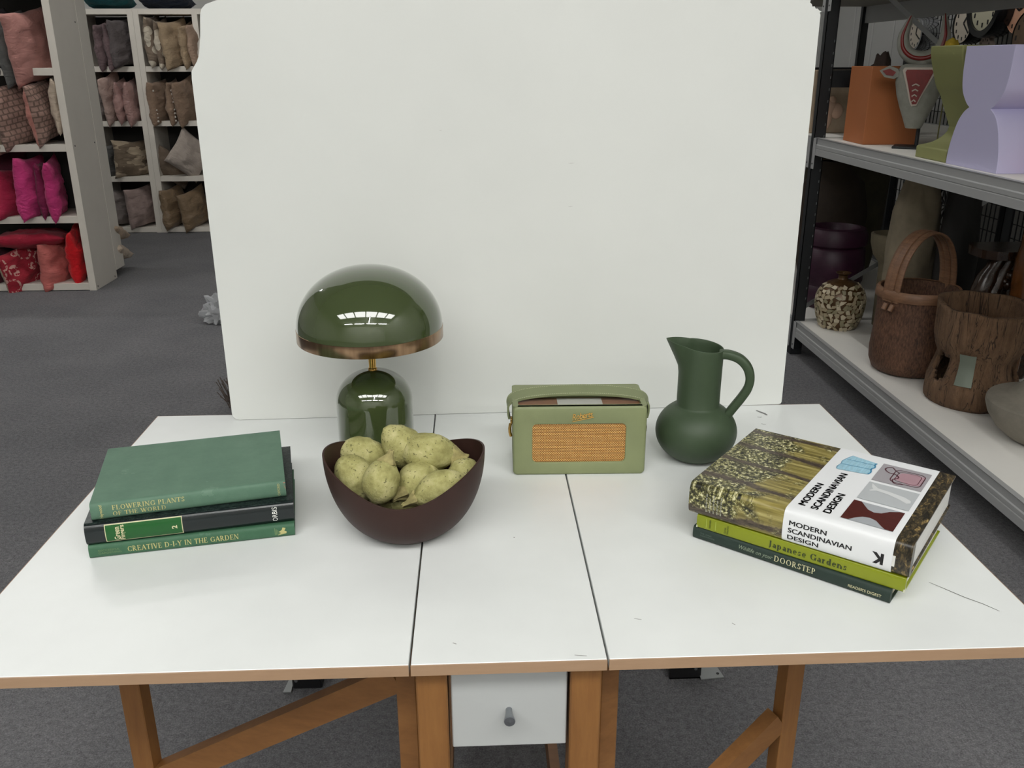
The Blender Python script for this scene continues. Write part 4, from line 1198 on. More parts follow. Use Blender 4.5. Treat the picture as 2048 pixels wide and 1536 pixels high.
CUSHIONS=[
 ((-2.867,5.270,1.586),48,-8,0,0.42,0.45,0.13,'dusty_pink','dusty_pink','dusty pink velvet cushion leaning at the top right of the near bookcase'),
 ((-2.985,5.300,1.571),60,-9,0,0.42,0.44,0.11,'slate','slate','slate grey cushion squeezed behind the dusty pink one, near bookcase'),
 ((-3.082,5.320,1.611),70,-4,0,0.42,0.42,0.14,'aubergine','aubergine','dark aubergine cushion at the frame edge, top visible cell of near bookcase'),
 ((-3.015,5.270,1.170),36,-12,0,0.4,0.41,0.13,'brick_weave','brick_weave','brown pink cushion with blocky woven pattern, corner hanging over the shelf'),
 ((-2.866,5.290,1.187),62,-11,0,0.38,0.4,0.13,'brick_weave','rose','rose and patterned two-tone cushion standing beside the blocky woven one'),
 ((-2.783,5.330,1.239),80,-6,0,0.38,0.36,0.08,'cream','cream','thin cream cushion pressed against the right panel of the near bookcase'),
 ((-3.175,5.300,1.083),55,-5,0,0.4,0.36,0.14,'beige','beige','beige cushion at the frame edge left of the blocky woven one'),
 ((-3.181,5.300,0.647),55,6,0,0.36,0.34,0.13,'crimson','crimson','crimson cushion with crinkled edge left of the magenta cushions'),
 ((-3.024,5.280,0.689),62,2,0,0.4,0.42,0.14,'magenta','magenta','plump magenta velvet cushion, largest in the pink cell of near bookcase'),
 ((-2.975,5.330,0.675),80,0,0,0.4,0.38,0.1,'plum_red','plum_red','deep plum red cushion wedged between two magenta ones'),
 ((-2.887,5.300,0.685),76,-5,0,0.38,0.41,0.11,'magenta','magenta','narrow magenta cushion standing at the right of the pink cell'),
 ((-3.267,5.400,0.780),30,0,0,0.42,0.42,0.12,'dark_wine','dark_wine','dark wine patterned cushion at the back of the pink cell'),
 ((-3.112,5.330,0.333),10,0,82,0.5,0.4,0.13,'wine_red','wine_red','wine red velvet cushion lying flat on top of the lowest cell cushions'),
 ((-3.184,5.250,0.128),40,-10,0,0.34,0.34,0.13,'lace_red','beige','crimson cushion with pale lace print and beige edge, lowest shelf of near bookcase'),
 ((-2.963,5.280,0.158),48,0,0,0.3,0.34,0.14,'salmon','salmon','salmon pink crinkled cushion on the lowest shelf of the near bookcase'),
 ((-2.817,5.320,0.226),74,-9,0,0.36,0.41,0.11,'red','red','bright red cushion against the right panel of the lowest shelf'),
 ((-3.370,5.340,0.186),60,0,0,0.36,0.36,0.14,'dark_wine','dark_wine','dark wine cushion at the frame edge of the lowest shelf'),
 ((-3.251,7.520,1.627),72,-9,0,0.4,0.39,0.12,'plum_grey','plum_grey','dusky plum cushion, leftmost in the top left cell of far bookcase'),
 ((-3.176,7.520,1.635),74,-8,0,0.4,0.4,0.1,'plum_grey','plum_grey','dusky plum cushion, middle one in the top left cell of far bookcase'),
 ((-3.069,7.470,1.650),58,-5,0,0.4,0.4,0.13,'charcoal','charcoal','charcoal cushion with its corner drooping over the shelf of far bookcase'),
 ((-2.813,7.520,1.667),70,-6,0,0.4,0.42,0.12,'petal','petal','brown cushion with white petals, leftmost in top right cell of far bookcase'),
 ((-2.741,7.520,1.650),72,-9,0,0.4,0.4,0.1,'petal','petal','brown cushion with white petals beside the plain tan one'),
 ((-2.622,7.480,1.641),52,-9,0,0.4,0.4,0.14,'tan','tan','plain tan cushion with pointed top in the far bookcase'),
 ((-2.522,7.520,1.633),68,-10,0,0.38,0.36,0.11,'tan','tan','tan cushion leaning right next to the pointed plain tan one'),
 ((-2.450,7.520,1.650),66,-14,0,0.38,0.36,0.11,'pinkish_tan','pinkish_tan','pinkish tan cushion half hidden by the white backdrop board'),
 ((-3.344,7.540,1.140),60,-12,0,0.38,0.32,0.13,'mauve_grey','mauve_grey','mauve grey cushion low at the left of the pink satin cell'),
 ((-3.241,7.500,1.196),64,-14,0,0.4,0.42,0.09,'pale_pink','pale_pink','pale pink pleated cushion leaning left in the far bookcase'),
 ((-3.162,7.500,1.166),76,-6,0,0.38,0.37,0.11,'pink_satin','pink_satin','pink satin cushion between the pleated one and another satin one'),
 ((-3.075,7.500,1.157),76,-5,0,0.38,0.39,0.12,'pink_satin','pink_satin','pink satin cushion against the middle panel of the far bookcase'),
 ((-2.833,7.500,1.152),62,-5,0,0.38,0.38,0.13,'taupe','taupe','taupe cushion with a row of pearl beads, left of the pair'),
 ((-2.712,7.510,1.155),74,-5,0,0.38,0.38,0.1,'taupe','taupe','slim taupe cushion with a row of pearl beads, right of the pair'),
 ((-2.590,7.490,1.164),58,-12,0,0.4,0.4,0.13,'taupe','taupe','plain taupe cushion with tall pointed corner beside the beaded pair'),
 ((-3.161,7.500,0.661),28,3,0,0.34,0.34,0.14,'leaf_stripe','leaf_stripe','taupe cushion with pale leaf stripes filling its cell in far bookcase'),
 ((-3.349,7.560,0.638),60,0,0,0.34,0.3,0.12,'slate','slate','slate cushion behind the leaf striped one in far bookcase'),
 ((-2.814,7.550,0.577),12,38,20,0.42,0.24,0.12,'dark_taupe','dark_taupe','dark taupe cushion slumped low in the third right cell'),
 ((-2.616,7.470,0.695),22,38,0,0.36,0.36,0.12,'light_grey','light_grey','light grey cushion tipped on its corner beside the backdrop board'),
 ((-3.333,7.540,0.217),40,8,0,0.36,0.34,0.13,'mauve_grey','mauve_grey','mauve grey cushion leaning in the lowest left cell of far bookcase'),
 ((-3.125,7.490,0.231),42,-4,0,0.34,0.37,0.14,'mauve','mauve','plump mauve cushion in the lowest left cell of far bookcase'),
 ((-2.828,7.490,0.224),56,-6,0,0.38,0.38,0.14,'khaki','khaki','khaki satin cushion with drooping corner, lowest right cell'),
 ((-2.645,7.490,0.213),48,-10,0,0.38,0.36,0.15,'khaki','khaki','khaki satin cushion half behind the backdrop board, lowest right cell'),
 ((-3.170,7.520,2.006),10,0,80,0.42,0.38,0.14,'teal','teal','teal cushion on top of the far bookcase'),
 ((-2.680,7.520,2.006),8,0,80,0.46,0.38,0.15,'navy','navy','navy cushion on top of the far bookcase beside the teal one'),
]

for i, c in enumerate(CUSHIONS):
    o = cushion(*c, seed=i + 3, group='cushions in the near bookcase' if c[0][1] < 6 else 'cushions in the far bookcases')
    if 'pearl beads' in c[9]:
        m = MB()
        for k in range(9):
            if k in (4,): continue
            bm = bmesh.new(); bmesh.ops.create_icosphere(bm, subdivisions=1, radius=0.011)
            m.bm(bm, 0, Matrix.Translation((-c[4] / 2 * 0.93 + 0.03, -0.028, -c[5] / 2 * 0.75 + k * c[5] * 0.085)))
        m.build('bead_row', M('pearl', (206, 200, 190), 0.3), o, True)['kind'] = 'stuff'
for loc, sd, lab, fb in (((-2.83, 5.75, 0.30), 77, 'beige cushion bulging out of the shallow bookcase, upper one', 'beige'), ((-2.83, 5.75, 0.155), 78, 'pale cushion bulging out of the shallow bookcase near the floor', 'cream')):
    o = cushion(loc, 5, 0, 70, 0.38, 0.30, 0.13, fb, fb, lab, sd, 'cushions in the shallow bookcase')
# ------------------------------------------------------------------ steel shelving on the right
GREYBEAM = M('beam_grey', (172, 173, 173), 0.5, 0.15)
SHELFW = M('shelf_board_white', (236, 234, 228), 0.55, var=0.04, vscale=4)
UNDER = M('shelf_board_raw', (150, 146, 138), 0.8)
XF, XR = 1.655, 2.69
YN, YM, YFAR = 0.92, 3.51, 5.60
sv = thing('steel_shelving', 'black and grey steel shelving with white boards along the right wall', 'shelving', (XF, YN, 0))
def S(m, name, mat, smooth=False):
    o = m.build(name, mat, sv, smooth)
    m2 = Matrix.Translation((-XF, -YN, 0))
    o.data.transform(m2)
    return o
for y in (YN, YM, YFAR):
    for k, x in enumerate((XF + 0.004, XR)):
        m = MB()
        # open C-shaped upright
        w_ = 0.056 if k == 0 else 0.048
        x -= 0.006 if k == 0 else 0
        m.box(x, x + w_, y, y + 0.003, 0.004, 2.3); m.box(x, x + 0.003, y, y + 0.04, 0.004, 2.3); m.box(x + w_ - 0.003, x + w_, y, y + 0.04, 0.004, 2.3)
        m.box(x - 0.006, x + 0.054, y - 0.006, y + 0.046, 0, 0.03)
        S(m, 'upright', BLACKMETAL)
    bm_ = MB()
    zz = [0.24, 0.95, 1.62, 2.2]
    for i in range(3):
        xa, xb = (XF + 0.05, XR) if i % 2 == 0 else (XR, XF + 0.05)
        if i == 1:
            bm_.beam((XR, y + 0.02, 1.20), (XF + 0.05, y + 0.02, 1.95), 0.004, 0.022)
        elif i == 0:
            bm_.beam((XF + 0.05, y + 0.02, 0.255), (XR, y + 0.02, 0.86), 0.004, 0.022)
    S(bm_, 'diagonal_brace', M('brace_steel', (150, 152, 152), 0.35, 0.6))
    S(MB().box(XF + 0.05, XR, y + 0.012, y + 0.03, 1.36, 1.44), 'end_tie', BLACKMETAL)
hm = MB()
for k in range(24):
    z = 0.3 + k * 0.055
    hm.box(XF + 0.044, XF + 0.0475, YM - 0.0008, YM + 0.002, z, z + 0.012)
S(hm, 'slot_row', M('slot_glint', (120, 124, 126), 0.4, 0.5))['kind'] = 'stuff'
for z, nm in ((0.186, 'lower'), (1.126, 'upper'), (1.852, 'top')):
    for ya, yb in ((YN + 0.04, YM - 0.002), (YM + 0.042, YFAR - 0.002)):
        fr_ = MB()
        fr_.prism([(0, 0), (0.004, -0.006), (0.004, -0.030), (0.0, -0.034), (0.0, -0.048), (0.003, -0.051), (0.0, -0.054), (0.0, -0.083), (0.03, -0.083), (0.03, -0.016), (0.045, -0.016), (0.045, -0.010), (0.022, -0.008), (0.022, 0)], ya, yb, 'y', mx=Matrix.Translation((XF, 0, z)))
        S(fr_, 'beam', GREYBEAM)
        S(MB().box(XR + 0.018, XR + 0.048, ya, yb, z - (0.083 if nm != 'top' else 0.122), z), 'beam', GREYBEAM)
        S(MB().box(XF + 0.0225, XR + 0.0175, ya, yb, z - 0.0158, z - 0.002), 'shelf_board', SHELFW if nm != 'top' else UNDER)
        for yy in (yb - 0.028, ya):
            bk = MB().box(XF - 0.0045, XF - 0.0005, yy, yy + 0.03, z - 0.150, z - 0.002, 0.001)
            S(bk, 'bracket', GREYBEAM)
            S(MB().lathe([(0, 0), (0.004, 0), (0.004, 0.002), (0, 0.002)], 10, mx=Matrix.Translation((XF - 0.0045, yy + 0.015, z - 0.125)) @ Matrix.Rotation(math.radians(-90), 4, 'Y')), 'rivet', BLACK)
ZL, ZU = 0.184, 1.124

# ------------------------------------------------------------------ things on the upper shelf
ob = MB().box(0, 0.238, 0, 0.255, 0, 0.335, 0.003, seg=2).build('display_plinth', M('terracotta_paint', (168, 100, 54), 0.6, var=0.08, vscale=6))
ob.location = (1.726, 3.107, ZU); ob.rotation_euler = (0, 0, math.radians(-2.5))
tag(ob, 'plain terracotta orange box plinth at the far end of the upper shelf', 'plinth')
# stone relief slab beyond the upright
sl = MB().box(0, 0.40, 0, 0.05, 0, 0.315, 0.006)
slab = sl.build('relief_slab', M('buff_stone', (168, 150, 128), 0.9, var=0.2, vscale=14, bump=0.4, bscale=40))
slab.location = (1.735, 3.80, ZU); tag(slab, 'buff stone slab with carved figure behind the front upright, upper shelf', 'stone slab')
fg = MB()
for (x, z, rx, rz) in ((0.085, 0.12, 0.04, 0.05), (0.075, 0.06, 0.035, 0.055), (0.13, 0.10, 0.035, 0.04), (0.06, 0.02, 0.03, 0.03), (0.10, 0.155, 0.022, 0.02)):
    bm = bmesh.new(); bmesh.ops.create_uvsphere(bm, u_segments=16, v_segments=10, radius=1)
    fg.bm(bm, 0, Matrix.Translation((x, 0.0, z + 0.012)) @ Matrix.Diagonal((rx, 0.018, rz, 1)))
fg.build('carved_figure', M('pink_stone', (200, 168, 146), 0.9, bump=0.4, bscale=60), slab, True, 180)
def cliff(label, name, loc, prof_y, depth, mat, rz=0):
    m = MB().prism(prof_y, 0, depth, 'x')
    o = m.build(name, mat, None, True, 30)
    bv = o.modifiers.new('bevel', 'BEVEL'); bv.width = 0.004; bv.segments = 2; bv.angle_limit = math.radians(40)
    o.location = loc; o.rotation_euler = (0, 0, rz)
    return tag(o, label, 'pedestal')
# lilac hourglass pedestal: two bulging lobes meeting at a waist
yL = spline([(0.318, 0.405), (0.317, 0.36), (0.313, 0.305), (0.298, 0.255), (0.262, 0.217), (0.237, 0.203)], 5)
yl2 = spline([(0.237, 0.203), (0.268, 0.185), (0.298, 0.150), (0.322, 0.092), (0.334, 0.04), (0.336, 0.0)], 5)
prof = yL[:-1] + yl2
left = [(0.336 - 0.0 - a, b_) for a, b_ in prof]      # mirror for the near side
cx = 0.168
near = [(2 * cx - a, b_) for a, b_ in prof]
pl_out = prof + near[::-1]
LIL = M('lilac_paint', (192, 188, 220), 0.6)
cliff('lilac hourglass pedestal at the front of the upper shelf', 'display_pedestal', (1.707, 1.985, ZU), pl_out, 0.30, LIL)
gx = spline([(0.0, 0.409), (0.004, 0.375), (0.016, 0.335), (0.040, 0.268), (0.064, 0.230), (0.094, 0.166), (0.118, 0.115)], 5)
gx2 = spline([(0.118, 0.115), (0.112, 0.095), (0.090, 0.074), (0.055, 0.056), (0.002, 0.045)], 5)
prof = gx[:-1] + gx2 + [(0.0, 0.038), (0.0, 0.0)]
back_ = [(0.30 - a, b_) for a, b_ in prof]
m = MB().prism(prof + back_[::-1], 0, 0.235, 'y')
o = m.build('display_pedestal', M('olive_paint', (136, 138, 86), 0.6), None, True, 30)
bv = o.modifiers.new('bevel', 'BEVEL'); bv.width = 0.005; bv.segments = 2; bv.angle_limit = math.radians(40)
o.location = (1.711, 2.337, ZU)
tag(o, 'olive green pedestal with narrow waist and square foot behind the lilac one', 'pedestal')
og = MB().lathe([(0, 0), (0.12, 0), (0.12, 0.012), (0.108, 0.05), (0.09, 0.09), (0, 0.09)], 40).build('orange_dish', M('orange_gloss', (214, 88, 30), 0.4), None, True, 30)
og.location = (1.925, 1.87, ZU); tag(og, 'bright orange low stand at the right edge of the upper shelf', 'stand')
# dark rock behind the orange plinth
def rock(name, label, cat, loc, sc, mat, seed, amp=0.35, fr_=1.8, sub=4):
    bm = bmesh.new(); bmesh.ops.create_icosphere(bm, subdivisions=sub, radius=1)
    of = Vector((seed * 3.1, seed * 7.7, seed))
    for v in bm.verts:
        n_ = noise.fractal(v.co * fr_ + of, 1.0, 2.0, 4)
        v.co = v.co * (1 + amp * n_)
    zmin = min(v.co.z for v in bm.verts)
    m = MB().bm(bm, 0, Matrix.Diagonal((sc[0], sc[1], sc[2], 1)) @ Matrix.Translation((0, 0, -zmin)))
    o = m.build(name, mat, None, True, 180)
    o.location = loc
    return tag(o, label, cat)
DKB = M('dark_driftwood', (58, 42, 34), 0.75, var=0.4, vscale=18, bump=0.6, bscale=40)
rock('driftwood_lump', 'dark knobbly driftwood piece showing above the orange plinth', 'driftwood', (1.925, 3.46, ZU), (0.062, 0.055, 0.175), DKB, 5, 0.3, 1.6)

# bull head sculpture
bull = thing('bull_head_sculpture', 'grey carved bull head with red inlay and long curved horns on a stand', 'sculpture', (1.862, 2.93, ZU), math.radians(-30))
HORN = M('carved_grey', (146, 146, 136), 0.7, var=0.25, vscale=25, bump=0.3, bscale=60)
REDL = M('red_lacquer', (122, 24, 20), 0.35, var=0.2, vscale=40)
MB().box(-0.07, 0.08, -0.06, 0.07, 0, 0.010, 0.002).build('stand_foot', BLACKMETAL, bull)
MB().tube([(0.02, 0.03, 0.008), (0.02, 0.03, 0.22)], 0.008, 10).build('stand_rod', BLACKMETAL, bull)
m = MB(); vs = []; fs = []
secs = [(0.345, 0.062, 0.03, 0.05), (0.338, 0.082, 0.05, 0.06), (0.31, 0.094, 0.062, 0.065), (0.27, 0.096, 0.066, 0.065), (0.22, 0.085, 0.062, 0.06), (0.17, 0.067, 0.055, 0.052), (0.125, 0.048, 0.048, 0.042), (0.092, 0.035, 0.04, 0.032), (0.084, 0.031, 0.036, 0.028)]
K = 24
for z, w, df, db in secs:
    for i in range(K):
        a = 2 * math.pi * i / K
        c_, s_ = math.cos(a), math.sin(a)
        vs.append((w * math.copysign(abs(c_) ** 0.8, c_), (df if s_ < 0 else db) * s_, z))
for j in range(len(secs) - 1):
    for i in range(K):
        fs.append((j * K + i, j * K + (i + 1) % K, (j + 1) * K + (i + 1) % K, (j + 1) * K + i))
fs += [tuple(range(K)), tuple((len(secs) - 1) * K + i for i in range(K))]
m.add(vs, fs)
m.build('head', HORN, bull, True, 50)
tri = [(-0.050, 0.322), (0.046, 0.322), (0.052, 0.312), (0.036, 0.27), (0.012, 0.21), (0.004, 0.186), (-0.012, 0.184), (-0.020, 0.20), (-0.038, 0.26), (-0.055, 0.312)]
MB().prism([(a * 1.22, 0.253 + (b_ - 0.253) * 1.12) for a, b_ in tri], -0.066, -0.04, 'y').build('inlay_border', M('pale_border', (190, 180, 168), 0.7), bull)
inl = MB().prism(tri, -0.070, -0.05, 'y').build('red_inlay', REDL, bull)
for i in range(4):
    z = 0.262 - i * 0.021; w = 0.014 - i * 0.002
    MB().tube([(-0.008 - w, -0.071, z - 0.004), (-0.008, -0.0715, z + 0.003), (-0.008 + w, -0.071, z - 0.004)], 0.003, 6).build('carved_crescent', M('pale_border', (190, 180, 168), 0.7), inl, True)
for s_ in (-1, 1):
    e = MB().prism([(s_ * 0.075, 0.30), (s_ * 0.09, 0.325), (s_ * 0.125, 0.338), (s_ * 0.162, 0.318), (s_ * 0.14, 0.292), (s_ * 0.10, 0.284)], -0.03, 0.0, 'y').build('ear', HORN, bull)
    MB().prism([(s_ * 0.095, 0.312), (s_ * 0.122, 0.326), (s_ * 0.150, 0.317), (s_ * 0.132, 0.300), (s_ * 0.105, 0.297)], -0.033, -0.03, 'y').build('ear_inlay', REDL, e)
hc = spline([(x_ * 0.78 - 0.012, y_, z_) for x_, y_, z_ in [(-0.070, 0, 0.535), (-0.088, 0, 0.49), (-0.098, 0, 0.45), (-0.085, 0, 0.405), (-0.045, 0, 0.375), (0.005, 0, 0.366), (0.055, 0, 0.375), (0.095, 0, 0.405), (0.108, 0, 0.45), (0.102, 0, 0.49), (0.090, 0, 0.540)]], 8)
n = len(hc)
rr_ = [0.0035 + 0.0270 * math.sin(math.pi * i / (n - 1)) ** 0.7 for i in range(n)]
hn = MB().tube(hc, rr_, 14).build('horns', HORN, bull, True, 180)
MB().tube([(x * 1.02, -r * 0.93, z) for (x, y, z), r in zip(hc, rr_)], [r * 0.30 for r in rr_], 8).build('horn_stripe', REDL, hn, True, 180)
MB().tube([(0, 0.0, 0.33), (0, 0, 0.37)], 0.03, 12).build('neck_peg', HORN, bull, True)

# ------------------------------------------------------------------ things on the lower shelf
# mosaic bottle
mos = thing('mosaic_bottle', 'round bottle vase covered in pale shell chips with a bronze neck', 'vase', (1.838, 3.395, ZL))
BRZ = M('bronze_glaze', (92, 66, 38), 0.3, 0.3, var=0.4, vscale=30)
mp = spline([(0.080, 0.0, 0), (0.092, 0.012, 0), (0.110, 0.06, 0), (0.120, 0.115, 0), (0.120, 0.155, 0), (0.108, 0.195, 0), (0.082, 0.228, 0), (0.045, 0.246, 0), (0.026, 0.252, 0), (0.023, 0.268, 0), (0.026, 0.276, 0), (0.036, 0.282, 0), (0.036, 0.287, 0), (0.02, 0.284, 0)], 4)
mprof = [(0, 0)] + [(p[0], p[1]) for p in mp] + [(0.016, 0.25), (0, 0.25)]
MB().lathe(mprof, 48).build('body', BRZ, mos, True, 60)
CH = [M('shell_chip_a', (196, 184, 158), 0.4), M('shell_chip_b', (168, 154, 126), 0.4), M('shell_chip_c', (140, 132, 104), 0.4)]
chips = []
for k in range(8):
    rr = random.Random(k + 40)
    n = rr.randint(4, 6)
    pts = []
    for i in range(n):
        a = 2 * math.pi * i / n + rr.uniform(-.45, .45)
        r = rr.uniform(0.0070, 0.0165)
        pts.append((r * 1.4 * math.cos(a), r * 1.15 * math.sin(a)))
    m = MB().prism(pts, -0.002, 0.0032, 'z')
    chips.append(m)
prot = {}
rr = random.Random(5)
curve = [(p[0], p[1]) for p in mp]
rows = 10
for j in range(rows):
    z = 0.014 + j * 0.0232
    for a_, b_ in zip(curve[:-1], curve[1:]):
        if a_[1] <= z <= b_[1]:
            f = (z - a_[1]) / max(1e-6, b_[1] - a_[1]); r = a_[0] + (b_[0] - a_[0]) * f
            sl_ = math.atan2(b_[0] - a_[0], b_[1] - a_[1]); break
    cnt = max(6, int(2 * math.pi * r / 0.0275))
    for i in range(cnt):
        a = 2 * math.pi * (i + 0.5 * (j % 2) + rr.uniform(-.15, .15)) / cnt
        if 0.15 * math.pi < a < 0.85 * math.pi:
            continue    # back of the vase, never in view
        k, mt = rr.randrange(8), rr.randrange(3)
        if (k, mt) not in prot:
            o = chips[k].build('shell_chip', CH[mt], mos); prot[(k, mt)] = o
        else:
            o = prot[(k, mt)].copy(); col.objects.link(o); o.parent = mos
        nrm = Vector((math.cos(a) * math.cos(sl_), math.sin(a) * math.cos(sl_), -math.sin(sl_)))
        o.location = Vector((r * math.cos(a), r * math.sin(a), z + rr.uniform(-.003, .003))) + nrm * 0.0005
        o.rotation_mode = 'QUATERNION'
        o.rotation_quaternion = nrm.to_track_quat('Z', 'Y') @ Matrix.Rotation(rr.uniform(0, 6.28), 3, 'Z').to_quaternion()
# grain basket with bentwood handle
bk_ = thing('handled_basket', 'tall brown leather grain basket with bent bamboo handle', 'basket', (1.885, 2.705, ZL))
def basket_mat():
    t = NT('basket_hide')
    v = t.coord()
    f = t.noise(v, 12, 5, 0.65); g = t.noise(t.mapping(v, (1, 1, 0.35)), 150, 3, 0.6)
    c = t.ramp(f, [(0.3, rgb(54, 35, 26)), (0.55, rgb(82, 53, 39)), (0.8, rgb(108, 74, 54))])
    t.l(t.mix(0.4, c, t.ramp(g, [(0.35, rgb(52, 35, 26)), (0.7, rgb(150, 110, 82))])), t.b.inputs['Base Color'])
    t.b.inputs['Roughness'].default_value = 0.7
    t.bump(g, 0.5, 0.006)
    return t.m
bp_ = [(0, 0.004), (0.12, 0.0), (0.150, 0.012), (0.166, 0.05), (0.171, 0.10), (0.168, 0.18), (0.163, 0.26), (0.163, 0.34), (0.166, 0.375), (0.154, 0.375), (0.150, 0.30), (0.152, 0.12), (0.13, 0.03), (0, 0.028)]
def wob_(r, z, a):
    return r * (1 + 0.02 * math.sin(2 * a + 1) + 0.012 * math.sin(5 * a + z * 20)), z
MB().lathe(bp_, 64, fn=wob_).build('body', basket_mat(), bk_, True, 50)
BAM = wood('bamboo_band', (104, 74, 54), (146, 108, 80), (3, 3, 20), 0.5)
MB().lathe([(0.160, 0.335), (0.172, 0.337), (0.175, 0.350), (0.172, 0.372), (0.166, 0.380), (0.156, 0.378)], 64, fn=wob_, cap0=False, cap1=False).build('rim_band', BAM, bk_, True, 50)
ang = math.radians(22)
hx, hy = math.cos(ang), math.sin(ang)
arch = []
for i in range(25):
    a = math.pi * i / 24
    d = -0.165 * math.cos(a); z = 0.33 + 0.285 * math.sin(a) ** 0.8
    arch.append((d * hx, d * hy, z))
hb = MB()
for off in (-0.029, 0.0, 0.029):
    hb.tube([(x - hy * off, y + hx * off, z) for x, y, z in arch], 1.0, 8, flat=(0.006 if off else 0.008, 0.0155), up=(-hx, -hy, 0))
hb.build('handle', BAM, bk_, True, 60)
tb = MB()
for off in (-0.022, 0.012):
    tb.tube([(-0.172 * hx - hy * off, -0.172 * hy + hx * off, 0.32), (-0.185 * hx - hy * off, -0.185 * hy + hx * off, 0.295)], 0.011, 10)
tb.build('peg', BAM, bk_, True)
# hollowed wooden mortar pot with openings round its waist
cvp = thing('carved_wood_pot', 'pale brown carved wooden pot with holes at its waist and a grey metal patch', 'pot', (1.962, 2.325, ZL))
m = MB(); vs = []; fs = []
NZ, NA2 = 28, 72
rr = 0
prof = spline([(0.160, 0.0, 0), (0.172, 0.02, 0), (0.174, 0.07, 0), (0.164, 0.115, 0), (0.150, 0.16, 0), (0.146, 0.20, 0), (0.160, 0.235, 0), (0.170, 0.28, 0), (0.172, 0.34, 0), (0.174, 0.40, 0)], 4)
def r_at(z):
    for a_, b_ in zip(prof[:-1], prof[1:]):
        if a_[1] <= z <= b_[1] + 1e-9:
            return a_[0] + (b_[0] - a_[0]) * (z - a_[1]) / max(1e-9, b_[1] - a_[1])
    return prof[-1][0]
for j in range(NZ + 1):
    for i in range(NA2):
        a = 2 * math.pi * i / NA2
        z = 0.40 * j / NZ
        r = r_at(z) * (1 + 0.035 * noise.noise(Vector((math.cos(a) * 1.6, math.sin(a) * 1.6, z * 5))) + 0.03 * noise.noise(Vector((math.cos(a) * 5, math.sin(a) * 5, z * 9))) + 0.016 * abs(noise.noise(Vector((math.cos(a) * 11, math.sin(a) * 11, z * 4)))))
        zz_ = z + (0.010 * noise.noise(Vector((math.cos(a) * 2, math.sin(a) * 2, 9))) + 0.012 * math.sin(a)) * (z / 0.4)
        vs.append((r * math.cos(a), r * math.sin(a), zz_))
def hole(i, j):
    a = 2 * math.pi * (i + .5) / NA2; z = 0.40 * (j + .5) / NZ
    for ha, hz, wa, wz in ((math.radians(186), 0.155, 0.28, 0.055), (math.radians(318), 0.16, 0.30, 0.06), (math.radians(70), 0.16, 0.3, 0.05)):
        da = (a - ha + math.pi) % (2 * math.pi) - math.pi
        if (da / wa) ** 2 + ((z - hz) / wz) ** 2 < 1:
            return True
    return False
for j in range(NZ):
    for i in range(NA2):
        if not hole(i, j):
            fs.append((j * NA2 + i, j * NA2 + (i + 1) % NA2, (j + 1) * NA2 + (i + 1) % NA2, (j + 1) * NA2 + i))
fs.append(tuple(range(NA2)))
m.add(vs, fs)
def carved_mat():
    t = NT('carved_wood')
    v = t.coord()
    g = t.noise(t.mapping(v, (9, 9, 1.6)), 4, 6, 0.7, 0.7)
    f = t.noise(v, 9, 4, 0.6)
    crack = t.noise(t.mapping(v, (14, 14, 1.1)), 1.6, 3, 0.6, 1.2)
    c = t.mix(0.5, t.ramp(g, [(0.3, rgb(72, 50, 34)), (0.7, rgb(140, 108, 78))]), t.ramp(f, [(0.3, rgb(86, 60, 40)), (0.7, rgb(132, 104, 80))]))
    line = t.math('LESS_THAN', t.math('ABSOLUTE', t.math('SUBTRACT', crack, 0.5)), 0.012)
    t.l(t.mix(t.math('MULTIPLY', line, 0.8), c, rgb(36, 24, 16)), t.b.inputs['Base Color'])
    t.b.inputs['Roughness'].default_value = 0.85
    t.bump(t.math('ADD', g, f), 0.9, 0.02)
    return t.m
CARV = carved_mat()
o = m.build('body', CARV, cvp, True, 60)
sd_ = o.modifiers.new('thick', 'SOLIDIFY'); sd_.thickness = 0.02; sd_.offset = -1
MB().lathe([(0, 0.215), (0.13, 0.215), (0.13, 0.225), (0, 0.225)], 32).build('inner_floor', CARV, cvp)
pa = MB(); vs = []; fs = []
for j in range(5):
    for i in range(5):
        a = math.radians(229) + 0.18 * (i / 4 - .5) * 2; z = 0.105 + 0.125 * j / 4
        r = r_at(z) * 1.03 + 0.006
        vs.append((r * math.cos(a), r * math.sin(a), z))
for j in range(4):
    for i in range(4):
        fs.append((j * 5 + i, j * 5 + i + 1, j * 5 + i + 6, j * 5 + i + 5))
pa.add(vs, fs)
pa.build('metal_patch', M('verdigris_patch', (120, 128, 116), 0.5, 0.3), cvp, True)
# stone urn at the frame edge
urn = thing('lidded_stone_bowl', 'grey stone bowl with domed lid at the right edge of the lower shelf', 'bowl', (2.022, 1.905, ZL))
STN = M('grey_stone', (140, 134, 122), 0.9, var=0.25, vscale=14, bump=0.4, bscale=50)
MB().lathe([(0, 0), (0.10, 0), (0.135, 0.012), (0.175, 0.045), (0.205, 0.09), (0.217, 0.125), (0.216, 0.142), (0, 0.142)], 64).build('base', STN, urn, True, 40)
MB().lathe([(0.216, 0.1425), (0.212, 0.150), (0.19, 0.158), (0.150, 0.166), (0.140, 0.176), (0.128, 0.186), (0.11, 0.205), (0.085, 0.22), (0.06, 0.238), (0.04, 0.258), (0, 0.265)], 64).build('lid', STN, urn, True, 40)
